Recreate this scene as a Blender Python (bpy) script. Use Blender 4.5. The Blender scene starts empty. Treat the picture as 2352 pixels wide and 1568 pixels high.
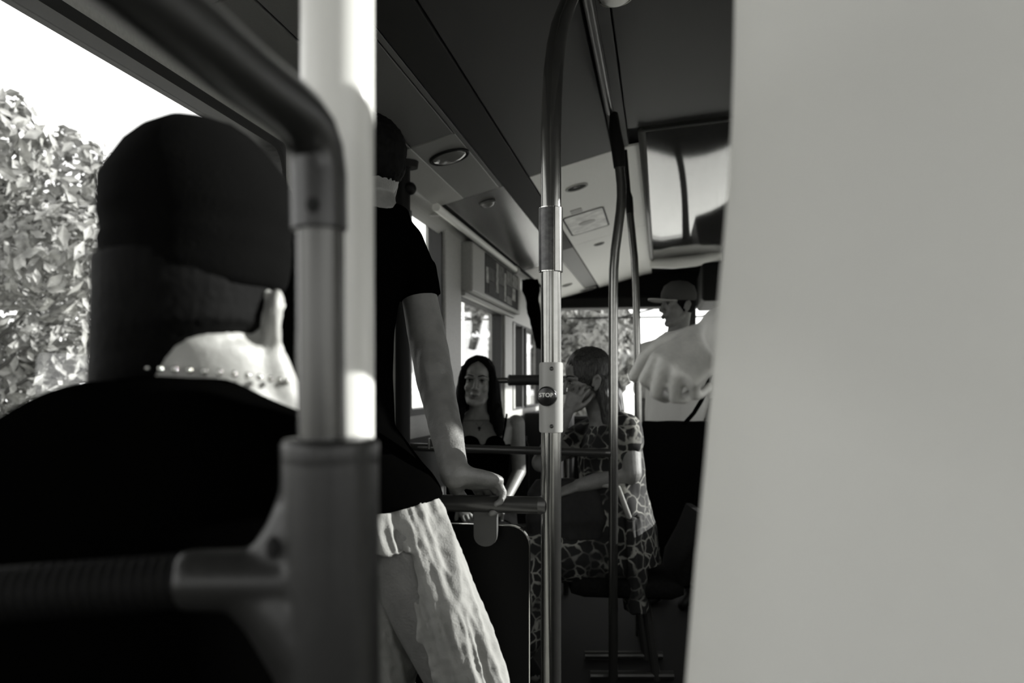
import bpy, bmesh, math, random
from mathutils import Vector, Matrix, noise

random.seed(7)
SC = bpy.context.scene
COL = SC.collection

# ---------------------------------------------------------------- camera
TH = math.atan(344 / 2000.0)                 # camera looks a little left of the bus axis (+Y)
FWD = Vector((-math.sin(TH), math.cos(TH), 0))
RGT = Vector((math.cos(TH), math.sin(TH), 0))
UP = Vector((0, 0, 1))
CAM = Vector((0, 0, 1.2))
cd = bpy.data.cameras.new('camera')
cd.sensor_width = 36
cd.lens = 2000 / 2352 * 36
cd.shift_y = 101 / 2352
cd.clip_start = 0.03
cd.clip_end = 300
cd.dof.use_dof = True
cd.dof.focus_distance = 1.9
cd.dof.aperture_fstop = 4.6
cam = bpy.data.objects.new('camera', cd)
cam.location = CAM
cam.rotation_euler = (math.pi / 2, 0, TH)
COL.objects.link(cam)
SC.camera = cam

# ---------------------------------------------------------------- sky, sun, exposure
w = bpy.data.worlds.new('sky')
w.use_nodes = True
nt = w.node_tree
bg = nt.nodes['Background']
tcn = nt.nodes.new('ShaderNodeTexCoord')
sep = nt.nodes.new('ShaderNodeSeparateXYZ')
ramp = nt.nodes.new('ShaderNodeValToRGB')
ramp.color_ramp.elements[0].position = 0.0
ramp.color_ramp.elements[0].color = (1, 1, .98, 1)
ramp.color_ramp.elements[1].position = 1.0
ramp.color_ramp.elements[1].color = (.55, .55, .54, 1)
nt.links.new(tcn.outputs['Generated'], sep.inputs[0])
nt.links.new(sep.outputs['Z'], ramp.inputs[0])
nt.links.new(ramp.outputs[0], bg.inputs[0])
bg.inputs[1].default_value = 3.2
SC.world = w

sl = bpy.data.lights.new('sun', 'SUN')
sl.energy = 10.0
sl.angle = math.radians(.6)
sl.color = (1, 1, .97)
sun = bpy.data.objects.new('sun', sl)
SUN_DIR = Vector((-.80, -.35, -.25)).normalized()     # direction the light travels
sun.rotation_euler = SUN_DIR.to_track_quat('-Z', 'Y').to_euler()
sun.location = (6, 0, 6)
COL.objects.link(sun)

vs = SC.view_settings
vs.view_transform = 'Standard'
vs.look = 'None'
vs.gamma = 1
vs.use_curve_mapping = False
vs.exposure = 0.0

# ---------------------------------------------------------------- helpers
def P(px, py, D):
    return CAM + D * (FWD + RGT * ((px - 1176) / 2000.0) + UP * ((885 - py) / 2000.0))

def zc(x):
    """ceiling height over the bus width"""
    if x < -.15: return 2.38 + .27 * x
    if x < .5: return 2.3395 + .08 * (x + .15)
    return 2.3915 - .42 * (x - .5)

OFF = {}

class MB:
    def __init__(s):
        s.v = []; s.f = []
    def add(s, vs, fs):
        b = len(s.v)
        s.v += [Vector(p) for p in vs]
        s.f += [tuple(i + b for i in f) for f in fs]
    def box(s, c, size, rot=None):
        c = Vector(c); hx, hy, hz = (q / 2 for q in size)
        pts = [Vector((x, y, z)) for x in (-hx, hx) for y in (-hy, hy) for z in (-hz, hz)]
        if rot is not None: pts = [rot @ p for p in pts]
        s.add([c + p for p in pts], [(0, 1, 3, 2), (4, 6, 7, 5), (0, 4, 5, 1), (2, 3, 7, 6), (0, 2, 6, 4), (1, 5, 7, 3)])
        return s
    def bx(s, x0, x1, y0, y1, z0, z1):
        return s.box(((x0 + x1) / 2, (y0 + y1) / 2, (z0 + z1) / 2), (x1 - x0, y1 - y0, z1 - z0))
    def rings(s, rs, cap=True):
        n = len(rs[0]); b = len(s.v)
        for r in rs: s.v += [Vector(p) for p in r]
        for i in range(len(rs) - 1):
            for k in range(n):
                a = b + i * n + k; c = b + i * n + (k + 1) % n
                s.f.append((a, c, c + n, a + n))
        if cap:
            s.f.append(tuple(b + k for k in reversed(range(n))))
            s.f.append(tuple(b + (len(rs) - 1) * n + k for k in range(n)))
        return s
    def tube(s, pts, r, n=20, cap=True):
        pts = [Vector(p) for p in pts]
        rr = r if isinstance(r, (list, tuple)) else [r] * len(pts)
        ring = []; ref = None
        for i, p in enumerate(pts):
            t = (pts[min(i + 1, len(pts) - 1)] - pts[max(i - 1, 0)]).normalized()
            if ref is None:
                ref = Vector((1, 0, 0)) if abs(t.x) < .9 else Vector((0, 1, 0))
            a = (ref - t * ref.dot(t)).normalized(); ref = a
            bb = t.cross(a)
            ring.append([p + rr[i] * (a * math.cos(q) + bb * math.sin(q)) for q in (2 * math.pi * k / n for k in range(n))])
        return s.rings(ring, cap)
    def ell(s, c, rad, ax=None, n=18, m=12):
        c = Vector(c)
        ax = ax or (Vector((1, 0, 0)), Vector((0, 1, 0)), Vector((0, 0, 1)))
        rs = []
        for j in range(1, m):
            th = math.pi * j / m
            rs.append([c + ax[0] * rad[0] * math.sin(th) * math.cos(q) + ax[1] * rad[1] * math.sin(th) * math.sin(q) - ax[2] * rad[2] * math.cos(th)
                       for q in (2 * math.pi * k / n for k in range(n))])
        b = len(s.v)
        s.rings(rs, False)
        s.v += [c - ax[2] * rad[2], c + ax[2] * rad[2]]
        lo, hi = len(s.v) - 2, len(s.v) - 1
        top = b + (m - 2) * n
        for k in range(n):
            s.f.append((lo, b + (k + 1) % n, b + k))
            s.f.append((hi, top + k, top + (k + 1) % n))
        return s
    def limb(s, pts, rad, n=16):
        pts = [Vector(p) for p in pts]
        for p, r in zip(pts, rad): s.ell(p, (r, r, r), n=n, m=10)
        for i in range(len(pts) - 1):
            s.tube([pts[i], pts[i + 1]], [rad[i], rad[i + 1]], n)
        return s
    def loft(s, rs, n=32, e=2.0):
        """rs: (centre, side half vector, front half vector)"""
        out = []
        for c, a, b in rs:
            ring = []
            for k in range(n):
                q = 2 * math.pi * k / n
                cx, sx = math.cos(q), math.sin(q)
                ring.append(Vector(c) + Vector(a) * math.copysign(abs(cx) ** (2 / e), cx) + Vector(b) * math.copysign(abs(sx) ** (2 / e), sx))
            out.append(ring)
        return s.rings(out)
    def prism(s, poly, d):
        """poly: planar list of points, d: extrusion vector"""
        poly = [Vector(p) for p in poly]; d = Vector(d)
        return s.rings([poly, [p + d for p in poly]])
    def mesh(s, name):
        me = bpy.data.meshes.new(name)
        me.from_pydata([tuple(p) for p in s.v], [], s.f)
        bm = bmesh.new(); bm.from_mesh(me)
        bmesh.ops.recalc_face_normals(bm, faces=bm.faces)
        bm.to_mesh(me); bm.free()
        return me
    def build(s, name, mat, parent=None, loc=None, smooth=False, bevel=0, angle=40):
        me = s.mesh(name)
        return place(name, me, mat, parent, loc, smooth, bevel, angle)

def place(name, me, mat, parent=None, loc=None, smooth=False, bevel=0, angle=40):
    o = bpy.data.objects.new(name, me)
    COL.objects.link(o)
    if parent is not None:
        off = OFF[parent.name]
        o.parent = parent
    else:
        off = Vector(loc) if loc is not None else Vector((0, 0, 0))
        o.location = off
    OFF[o.name] = off
    if off.length > 0: me.transform(Matrix.Translation(-off))
    if mat is not None and not me.materials: me.materials.append(mat)
    if bevel:
        b = o.modifiers.new('bevel', 'BEVEL'); b.width = bevel; b.segments = 3; b.limit_method = 'ANGLE'
    if smooth:
        for p in me.polygons: p.use_smooth = True
        if smooth == 'edge':
            me.set_sharp_from_angle(angle=math.radians(angle))
    return o

def thing(name, label, cat, loc, group=None):
    o = bpy.data.objects.new(name, None)
    o.empty_display_size = .05
    COL.objects.link(o); o.location = loc
    OFF[o.name] = Vector(loc)
    return tag(o, label, cat, group)

def tag(o, label, cat, group=None):
    o['label'] = label; o['category'] = cat
    if group: o['group'] = group
    return o

def struct(o):
    o['kind'] = 'structure'
    return o

def sempty(name, loc=(0, 0, 0)):
    o = bpy.data.objects.new(name, None); COL.objects.link(o); o.location = loc
    OFF[o.name] = Vector(loc); o['kind'] = 'structure'
    return o

def remesh(mb, name, voxel, smooth=4, fac=.5):
    me = mb.mesh(name + '_src')
    o = bpy.data.objects.new('tmp', me); COL.objects.link(o)
    r = o.modifiers.new('r', 'REMESH'); r.mode = 'VOXEL'; r.voxel_size = voxel; r.adaptivity = 0
    s_ = o.modifiers.new('s', 'SMOOTH'); s_.iterations = smooth; s_.factor = fac
    dg = bpy.context.evaluated_depsgraph_get()
    out = bpy.data.meshes.new_from_object(o.evaluated_get(dg))
    out.name = name
    bpy.data.objects.remove(o); bpy.data.meshes.remove(me)
    return out

def displace(me, fn):
    """fn(co, normal) -> offset along the normal"""
    me.update()
    co = [v.co.copy() for v in me.vertices]; no = [v.normal.copy() for v in me.vertices]
    for v, c, n in zip(me.vertices, co, no):
        v.co = c + n * fn(c, n)
    me.update()

def folds(amp, sx, sy, sz, seed=0):
    off = Vector((seed * 7.3, seed * 3.1, seed * 5.7))
    def fn(c, n):
        q = Vector((c.x * sx, c.y * sy, c.z * sz)) + off
        return amp * (noise.noise(q) + .5 * noise.noise(q * 2.1))
    return fn

# ---------------------------------------------------------------- materials (photo is black and white: all greys)
def g(v): return (v, v, v * .95, 1)
MATS = {}
def mat(name, v, rough=.6, metal=0, spec=.5, grain=0, gscale=80, bump=0, bscale=200, coat=0, v2=None, stretch=(1, 1, 1)):
    m = bpy.data.materials.new(name); m.use_nodes = True
    n = m.node_tree.nodes; l = m.node_tree.links
    b = n['Principled BSDF']
    b.inputs['Base Color'].default_value = g(v)
    b.inputs['Roughness'].default_value = rough
    b.inputs['Metallic'].default_value = metal
    b.inputs['Specular IOR Level'].default_value = spec
    b.inputs['Coat Weight'].default_value = coat
    if grain or bump:
        tc = n.new('ShaderNodeTexCoord')
        mp = n.new('ShaderNodeMapping'); mp.inputs['Scale'].default_value = stretch
        l.new(tc.outputs['Object'], mp.inputs[0])
    if grain:
        t = n.new('ShaderNodeTexNoise'); t.inputs['Scale'].default_value = gscale; t.inputs['Detail'].default_value = 5
        l.new(mp.outputs[0], t.inputs['Vector'])
        r = n.new('ShaderNodeValToRGB')
        r.color_ramp.elements[0].position = .35; r.color_ramp.elements[1].position = .7
        r.color_ramp.elements[0].color = g(v * (1 - grain)); r.color_ramp.elements[1].color = g(v2 if v2 is not None else min(1, v * (1 + grain)))
        l.new(t.outputs[0], r.inputs[0]); l.new(r.outputs[0], b.inputs['Base Color'])
    if bump:
        t2 = n.new('ShaderNodeTexNoise'); t2.inputs['Scale'].default_value = bscale; t2.inputs['Detail'].default_value = 3
        l.new(mp.outputs[0], t2.inputs['Vector'])
        bp = n.new('ShaderNodeBump'); bp.inputs['Strength'].default_value = bump; bp.inputs['Distance'].default_value = .002
        l.new(t2.outputs[0], bp.inputs['Height']); l.new(bp.outputs[0], b.inputs['Normal'])
    MATS[name] = m
    return m

def glass_mat(name, tint=.95, rough=.0):
    m = bpy.data.materials.new(name); m.use_nodes = True
    n = m.node_tree.nodes; l = m.node_tree.links
    n.remove(n['Principled BSDF'])
    out = n['Material Output']
    tr = n.new('ShaderNodeBsdfTransparent'); tr.inputs[0].default_value = (tint, tint, tint, 1)
    gl = n.new('ShaderNodeBsdfGlossy'); gl.inputs['Roughness'].default_value = rough
    lw = n.new('ShaderNodeLayerWeight'); lw.inputs['Blend'].default_value = .5      # Schlick: same from both faces
    pw = n.new('ShaderNodeMath'); pw.operation = 'POWER'; pw.inputs[1].default_value = 5
    fr = n.new('ShaderNodeMath'); fr.operation = 'MULTIPLY_ADD'; fr.inputs[1].default_value = .9; fr.inputs[2].default_value = .03
    l.new(lw.outputs['Facing'], pw.inputs[0]); l.new(pw.outputs[0], fr.inputs[0])
    mx = n.new('ShaderNodeMixShader')
    l.new(fr.outputs[0], mx.inputs[0]); l.new(tr.outputs[0], mx.inputs[1]); l.new(gl.outputs[0], mx.inputs[2])
    l.new(mx.outputs[0], out.inputs[0])
    return m

def leopard_mat():
    m = bpy.data.materials.new('leopard_cloth'); m.use_nodes = True
    n = m.node_tree.nodes; l = m.node_tree.links
    b = n['Principled BSDF']; b.inputs['Roughness'].default_value = .85
    tc = n.new('ShaderNodeTexCoord')
    nz = n.new('ShaderNodeTexNoise'); nz.inputs['Scale'].default_value = 14
    add = n.new('ShaderNodeMixRGB'); add.blend_type = 'ADD'; add.inputs[0].default_value = .05
    l.new(tc.outputs['Object'], add.inputs[1]); l.new(nz.outputs['Color'], add.inputs[2]); l.new(tc.outputs['Object'], nz.inputs['Vector'])
    vo = n.new('ShaderNodeTexVoronoi'); vo.feature = 'DISTANCE_TO_EDGE'; vo.inputs['Scale'].default_value = 21
    l.new(add.outputs[0], vo.inputs['Vector'])
    r = n.new('ShaderNodeValToRGB')
    r.color_ramp.elements[0].position = .03; r.color_ramp.elements[0].color = g(.26)
    r.color_ramp.elements[1].position = .10; r.color_ramp.elements[1].color = g(.005)
    l.new(vo.outputs['Distance'], r.inputs[0])
    nz2 = n.new('ShaderNodeTexNoise'); nz2.inputs['Scale'].default_value = 9; l.new(tc.outputs['Object'], nz2.inputs['Vector'])
    r2 = n.new('ShaderNodeValToRGB'); r2.color_ramp.elements[0].position = .4; r2.color_ramp.elements[1].position = .6
    r2.color_ramp.elements[0].color = g(.12); r2.color_ramp.elements[1].color = g(1)
    l.new(nz2.outputs[0], r2.inputs[0])
    mu = n.new('ShaderNodeMixRGB'); mu.blend_type = 'MULTIPLY'; mu.inputs[0].default_value = 1
    l.new(r.outputs[0], mu.inputs[1]); l.new(r2.outputs[0], mu.inputs[2]); l.new(mu.outputs[0], b.inputs['Base Color'])
    return m

def collage_mat():
    """printed collage of small pictures on the advert panel"""
    m = bpy.data.materials.new('printed_collage'); m.use_nodes = True
    n = m.node_tree.nodes; l = m.node_tree.links
    b = n['Principled BSDF']; b.inputs['Roughness'].default_value = .4
    tc = n.new('ShaderNodeTexCoord')
    mp = n.new('ShaderNodeMapping'); mp.inputs['Scale'].default_value = (1, 3.2, 8)
    l.new(tc.outputs['Object'], mp.inputs[0])
    vo = n.new('ShaderNodeTexVoronoi'); vo.distance = 'CHEBYCHEV'; vo.inputs['Scale'].default_value = 1.6; vo.inputs['Randomness'].default_value = .75
    l.new(mp.outputs[0], vo.inputs['Vector'])
    bw = n.new('ShaderNodeRGBToBW'); l.new(vo.outputs['Color'], bw.inputs[0])
    r = n.new('ShaderNodeValToRGB'); r.color_ramp.interpolation = 'CONSTANT'
    r.color_ramp.elements[0].color = g(.03); r.color_ramp.elements[1].position = .42; r.color_ramp.elements[1].color = g(.16)
    for p_, c_ in ((.52, .05), (.6, .6), (.7, .02)):
        e = r.color_ramp.elements.new(p_); e.color = g(c_)
    l.new(bw.outputs[0], r.inputs[0])
    nz = n.new('ShaderNodeTexNoise'); nz.inputs['Scale'].default_value = 9; nz.inputs['Detail'].default_value = 6; l.new(mp.outputs[0], nz.inputs['Vector'])
    mx = n.new('ShaderNodeMixRGB'); mx.blend_type = 'MULTIPLY'; mx.inputs[0].default_value = .8
    l.new(r.outputs[0], mx.inputs[1]); l.new(nz.outputs[0], mx.inputs[2]); l.new(mx.outputs[0], b.inputs['Base Color'])
    return m

M_ceil_dark = mat('grey_ceiling_plastic', .020, .5, spec=.25, grain=.12, gscale=300)
M_ceil_pale = mat('pale_ceiling_plastic', .88, .5, grain=.05, gscale=200)
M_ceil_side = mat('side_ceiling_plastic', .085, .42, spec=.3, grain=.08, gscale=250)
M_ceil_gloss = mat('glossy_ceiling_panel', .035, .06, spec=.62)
M_side_lit = mat('window_lit_side_plastic', .40, .38, grain=.06, gscale=200)  # lighter copy of the side plastic: glow near the window put into the colour
M_strip = mat('dark_vent_strip', .010, .6, spec=.15)
M_seam = mat('black_seam', .004, .9)
M_wall = mat('grey_wall_plastic', .40, .5, grain=.08, gscale=90)
M_wall_dark = mat('dark_wall_lining', .03, .7, grain=.2, gscale=60)
M_black = mat('black_plastic', .005, .6, spec=.2)
M_rubber = mat('black_rubber', .012, .6)
M_floor = mat('speckled_floor', .010, .85, spec=.15, grain=.5, gscale=400)
M_steel = mat('grey_coated_tube', .21, .17, metal=.93, grain=.06, gscale=60)
M_steel_dark = mat('dark_coated_tube', .06, .3, metal=.5)
M_white_tube = mat('white_coated_tube', .75, .3)
M_near = mat('grey_plastic_fitting', .018, .36, spec=.38, grain=.08, gscale=120)
M_near_tube = mat('smooth_grey_tube', .075, .25, metal=.6)
M_glass = glass_mat('clear_window_glass')
M_smoke = glass_mat('smoked_partition_glass', .25)
M_skin = mat('skin', .42, .5, grain=.10, gscale=45, bump=.35, bscale=260)
M_skin_dark = mat('tanned_skin', .16, .5, grain=.12, gscale=40, bump=.5, bscale=240)
M_skin_girl = mat('soft_skin', .21, .5, grain=.08, gscale=45, bump=.2, bscale=260)
M_lip = mat('lips', .06, .45)
M_eye = mat('dark_iris', .01, .15)
M_sclera = mat('eye_white', .22, .25)
M_hair = mat('dark_hair', .003, .75, spec=.08, grain=.5, gscale=120, stretch=(4, 4, .3))
M_hair_fair = mat('fair_streaked_hair', .006, .5, spec=.3, grain=.6, gscale=90, v2=.07, stretch=(4, 4, .35))
M_tee = mat('black_cotton', .0011, .95, spec=.0, bump=.2, bscale=700)
M_knit = mat('black_knit', .0025, .95, spec=.04, bump=.6, bscale=420)
M_pale = mat('pale_cotton', .62, .9, spec=.15, bump=.3, bscale=600)
M_shirt = mat('pale_jersey', .66, .9, spec=.15, bump=.25, bscale=800)
M_linen = mat('light_crumpled_cotton', .27, .9, spec=.1, bump=.4, bscale=300)
M_trouser = mat('black_trouser_cloth', .003, .95, spec=.04)
M_cap = mat('charcoal_cap_cloth', .05, .9, bump=.3, bscale=500)
M_under = mat('pale_brim_lining', .35, .9)
M_bag = mat('dark_bag_cloth', .008, .85, grain=.3, gscale=60)
M_leopard = leopard_mat()
M_collage = collage_mat()
M_print = mat('white_print', .75, .5)
M_chrome = mat('chrome', .6, .12, metal=1)
M_plate = mat('worn_dark_plate', .02, .3, grain=.5, gscale=90, v2=.055)
M_bounce_asphalt = mat('light_bounce_asphalt', .62, .9, grain=.3, gscale=30)  # paler than real asphalt, raised to bounce light up to the ceiling
M_leaf = mat('leaf', .24, .55, grain=.5, gscale=6)
M_leaf_far = mat('far_leaf', .2, .7, grain=.3, gscale=3)
M_bark = mat('bark', .06, .9)
M_render = mat('pale_render_wall', .62, .9)
M_dark_glass = mat('dark_building_glass', .05, .15)
M_seat = mat('dark_seat_fabric', .006, .9, spec=.1, grain=.4, gscale=70)
# ================================================================ SETTING: the bus shell
XL, XR = -1.2, 1.2
Y0, Y1 = -3.2, 9.25
Z_TOP = 2.45

o = MB().bx(XL - .08, XR + .08, Y0 - .1, Y1 + .1, -.12, 0).build('floor', M_floor); struct(o)

def wall_with_holes(name, axis, pos, thick, a0, a1, z0, z1, holes, m):
    """wall in the plane axis=pos; holes (a0,a1,z0,z1)"""
    us = sorted({a0, a1} | {h[0] for h in holes} | {h[1] for h in holes})
    zs = sorted({z0, z1} | {h[2] for h in holes} | {h[3] for h in holes})
    mb = MB()
    for i in range(len(us) - 1):
        for j in range(len(zs) - 1):
            cu, cz = (us[i] + us[i + 1]) / 2, (zs[j] + zs[j + 1]) / 2
            if any(h[0] < cu < h[1] and h[2] < cz < h[3] for h in holes): continue
            if axis == 'x': mb.bx(min(pos, pos + thick), max(pos, pos + thick), us[i], us[i + 1], zs[j], zs[j + 1])
            else: mb.bx(us[i], us[i + 1], min(pos, pos + thick), max(pos, pos + thick), zs[j], zs[j + 1])
    return struct(mb.build(name, m))

LEFT = [(-2.9, .25, .95, 1.96), (.38, 2.62, .95, 1.962), (4.04, 4.64, 1.065, 2.085), (5.07, 6.45, 1.0, 1.75), (6.86, 8.75, 1.0, 1.72)]
RIGHT = [(-2.9, -.5, .95, 1.98), (-.38, 1.56, .95, 1.98), (1.86, 2.22, .95, 1.98), (2.7, 4.3, .95, 1.66), (4.6, 6.3, .95, 1.42), (6.6, 8.6, .95, 1.95)]  # unseen side
BACK = [(-1.0, 1.0, 1.0, 2.05)]
FRONT = [(-1.1, 1.08, .86, 2.02)]
wl = wall_with_holes('wall_left', 'x', XL, -.08, Y0, Y1, 0, Z_TOP, LEFT, M_wall)
wr = wall_with_holes('wall_right', 'x', XR, .08, Y0, Y1, 0, Z_TOP, RIGHT, M_wall)
wb = wall_with_holes('wall_back', 'y', Y0, -.08, XL - .08, XR + .08, 0, Z_TOP, BACK, M_wall)
wf = wall_with_holes('wall_front', 'y', Y1, .08, XL - .08, XR + .08, 0, Z_TOP, FRONT, M_black)
# dark lining under the windows
MB().bx(XL, XL + .012, Y0 + .01, Y1 - .01, 0, .94).build('lining', M_wall_dark, wl)
MB().bx(XR - .012, XR, Y0 + .01, Y1 - .01, 0, .94).build('lining', M_wall_dark, wr)
# pale window pillars
for (ya, yb) in ((3.79, 3.91), (4.66, 5.04), (6.5, 6.83)):
    MB().bx(XL, XL + .03, ya, yb, .945, 2.09).build('pillar', M_wall, wl, bevel=.008)

WN = [0]
def rrect(a0, a1, z0, z1, r, n=6):
    pts = []
    for cx, cz, q0 in ((a1 - r, z1 - r, 0), (a0 + r, z1 - r, 90), (a0 + r, z0 + r, 180), (a1 - r, z0 + r, 270)):
        for k in range(n + 1):
            q = math.radians(q0 + 90 * k / n)
            pts.append((cx + r * math.cos(q), cz + r * math.sin(q)))
    return pts

def window(axis, pos, inward, h, fw=.035, bars=(), r=.07, name=None, corner=True):
    WN[0] += 1
    root = sempty(name or 'window_%d' % WN[0])
    a0, a1, z0, z1 = h
    def w3(u, z, d): return Vector((pos + d, u, z)) if axis == 'x' else Vector((u, pos + d, z))
    # rounded rubber gasket that also fills the square corners of the opening
    outer = []
    inner = rrect(a0 + fw * .5, a1 - fw * .5, z0 + fw * .5, z1 - fw * .5, r)
    for (u, z) in inner:
        cu, cz = (a0 + a1) / 2, (z0 + z1) / 2
        du, dz = u - cu, z - cz
        s = min(((a1 - a0) / 2 + .012) / abs(du) if abs(du) > 1e-6 else 1e9, ((z1 - z0) / 2 + .012) / abs(dz) if abs(dz) > 1e-6 else 1e9)
        outer.append((cu + du * s, cz + dz * s))
    dA, dB = inward * .012, -inward * .06
    ringA = [w3(u, z, dA) for u, z in outer]; ringB = [w3(u, z, dA) for u, z in inner]
    ringC = [w3(u, z, dB) for u, z in inner]; ringD = [w3(u, z, dB) for u, z in outer]
    mb = MB(); mb.rings([ringA, ringB, ringC, ringD, ringA], False)
    mb.build('gasket', M_rubber, root)
    d = -inward * .035
    mb = MB()
    mb.rings([[w3(u, z, d) for u, z in inner], [w3(u, z, d - inward * .006) for u, z in inner]])
    mb.build('pane', M_glass, root)
    for b in bars:
        mb = MB()
        if b[0] == 'v':
            p0, p1 = w3(b[1] - b[2] / 2, z0 + .01, -inward * .05), w3(b[1] + b[2] / 2, z1 - .01, inward * .02)
        else:
            p0, p1 = w3(a0 + .01, b[1] - b[2] / 2, -inward * .05), w3(a1 - .01, b[1] + b[2] / 2, inward * .02)
        mb.bx(min(p0.x, p1.x), max(p0.x, p1.x), min(p0.y, p1.y), max(p0.y, p1.y), min(p0.z, p1.z), max(p0.z, p1.z))
        mb.build('bar', b[3] if len(b) > 3 else M_rubber, root)
    return root

for i, h in enumerate(LEFT[:4]): window('x', XL, 1, h, r=.075 if i < 2 else .02)
window('x', XL, 1, LEFT[4], r=.02, name='door_1', bars=(('v', 7.42, .05), ('v', 7.62, .05), ('v', 6.98, .08, M_wall)))
WN[0] -= 1
for h in RIGHT: window('x', XR, -1, h)
window('y', Y0, 1, BACK[0])
window('y', Y1, -1, FRONT[0], r=.05, bars=(('v', .30, .10),))  # hidden upright bar, added as a dark reflection for the glossy ceiling panel

# ---------------------------------------------------------------- ceiling
ceil = sempty('ceiling')
MB().bx(XL - .08, XR + .08, Y0 - .1, Y1 + .1, Z_TOP, Z_TOP + .06).build('roof', M_black, ceil)
def cpanel(name, x0, x1, y0, y1, m, drop=0.0, th=.014, n=6, parent=None, bevel=.003):
    xs = [x0 + (x1 - x0) * k / n for k in range(n + 1)]
    lo = [(x, zc(x) - drop) for x in xs]; hi = [(x, zc(x) - drop + th) for x in reversed(xs)]
    poly = lo + hi
    return MB().prism([(x, y0, z) for x, z in poly], (0, y1 - y0, 0)).build(name, m, parent or ceil, bevel=bevel)
cpanel('backing', -1.19, 1.19, Y0 + .01, Y1 - .01, M_seam, drop=-.02, n=30, bevel=0)
SY = 4.17                                                    # the cross joint
ca = cpanel('centre_panel', -.632, -.235, Y0 + .02, SY, M_ceil_dark)
cpanel('centre_panel', -.632, -.10, SY + .012, 6.28, M_ceil_pale)
cpanel('centre_panel', -.632, -.10, 6.286, 9.0, M_ceil_pale)
cpanel('vent_strip', -.762, -.637, Y0 + .02, 6.3, M_strip, drop=.004)
cpanel('vent_strip', -.762, -.637, 6.31, 8.7, mat('grey_vent_strip', .10, .5), drop=.004)
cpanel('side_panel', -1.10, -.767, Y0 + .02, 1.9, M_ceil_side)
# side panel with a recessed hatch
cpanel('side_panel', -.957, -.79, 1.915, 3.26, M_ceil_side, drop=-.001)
cpanel('side_panel', -1.10, -.963, 3.275, 4.19, M_side_lit)
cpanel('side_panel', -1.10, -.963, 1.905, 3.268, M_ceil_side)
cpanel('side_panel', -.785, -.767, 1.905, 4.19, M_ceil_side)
cpanel('side_panel', -.963, -.785, 3.268, 4.19, mat('half_lit_side_plastic', .20, .38, grain=.08, gscale=250), n=2)  # in-between tone: fading window glow put into the panel colour
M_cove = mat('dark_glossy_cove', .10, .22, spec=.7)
cpanel('side_panel', -1.06, -.767, 4.2, 6.75, M_cove, drop=-.004)
cpanel('side_panel', -1.06, -.767, 6.76, 9.0, M_ceil_pale, drop=-.004)
# curved cove between ceiling and left wall
def cove(sgn, y0, y1, m, xe):
    pts = []
    for k in range(9):
        q = k / 8
        x = -1.10 - .1 * q; z = zc(-1.1) - .055 * q ** 2.2
        pts.append((x * sgn if sgn > 0 else -x, z))
    poly = pts + [(p[0], p[1] + .02) for p in reversed(pts)]
    MB().prism([(x, y0, z) for x, z in poly], (0, y1 - y0, 0)).build('cove', m, ceil)
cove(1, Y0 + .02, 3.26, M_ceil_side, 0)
cove(1, 3.27, 9.2, M_side_lit, 0)
# right half
cpanel('groove', -.232, -.20, Y0 + .02, SY, M_strip, drop=-.01)
cpanel('right_panel', -.15, .5, Y0 + .02, 3.9, mat('dark_ceiling_right', .022, .45, spec=.25))
cpanel('right_edge', -.195, -.155, Y0 + .02, SY, M_ceil_dark)
cpanel('right_panel', .5, 1.18, Y0 + .02, 3.9, mat('dark_ceiling_side', .022, .45, spec=.25))
cpanel('right_panel', .5, 1.18, 3.92, 9.0, M_ceil_dark)
# glossy convex panel, rounded at its far end
mb = MB(); ringsg = []
for k in range(25):
    y = 3.92 + (7.9 - 3.92) * k / 24
    sag = .035 * math.sin(math.pi * min(1, k / 24)) ** .8 - (.0 if k < 22 else 0)
    row = []
    for j in range(9):
        x = -.085 + .60 * j / 8
        row.append(Vector((x, y, zc(x) - .012 - sag * math.sin(math.pi * j / 8) ** .6)))
    ringsg.append(row + [p + Vector((0, 0, .03)) for p in reversed(row)])
mb.rings(ringsg)
gp = mb.build('glossy_panel', M_ceil_gloss, ceil, smooth='edge')
mb = MB().tube([(-.088, 3.92, zc(-.088) - .012), (.2, 3.915, zc(.2) - .016), (.5, 3.92, zc(.5) - .014)], .006, 8); mb.build('panel_trim', M_ceil_side, ceil, smooth=True)
mb = MB().tube([(-.088, 3.93, zc(-.1) - .01), (-.088, 7.9, zc(-.1) - .01)], .018, 10); mb.build('panel_trim', M_ceil_side, ceil, smooth=True)
mb = MB().tube([(-.1, 7.95, zc(-.1) - .03), (.1, 7.93, zc(.1) - .06), (.3, 7.93, zc(.3) - .06), (.52, 7.95, zc(.5) - .03)], .055, 14); mb.build('panel_trim', M_ceil_pale, ceil, smooth=True)
# front header over the windscreen
tr = struct(MB().bx(XL, XR, 9.0, 9.24, 2.0, 2.115).build('trim_1', M_black, bevel=.02))
tr2 = struct(MB().bx(.35, XR, 7.9, 9.0, 1.95, 2.3).build('trim_2', M_black, bevel=.03))

def frame_at(x, y, drop=0):
    """axes on the sloping ceiling at x,y: side, along, down normal"""
    s = Vector((1, 0, (zc(x + .01) - zc(x - .01)) / .02)).normalized()
    a = Vector((0, 1, 0)); nrm = -(s.cross(a)).normalized()
    return Vector((x, y, zc(x) - drop)), s, a, nrm

def disc(mb, c, s, a, nrm, rs, n=36):
    """lathe: rs list of (radius, height along nrm)"""
    return mb.rings([[c + nrm * h + (s * math.cos(q) + a * math.sin(q)) * r for q in (2 * math.pi * k / n for k in range(n))] for r, h in rs])

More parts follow.
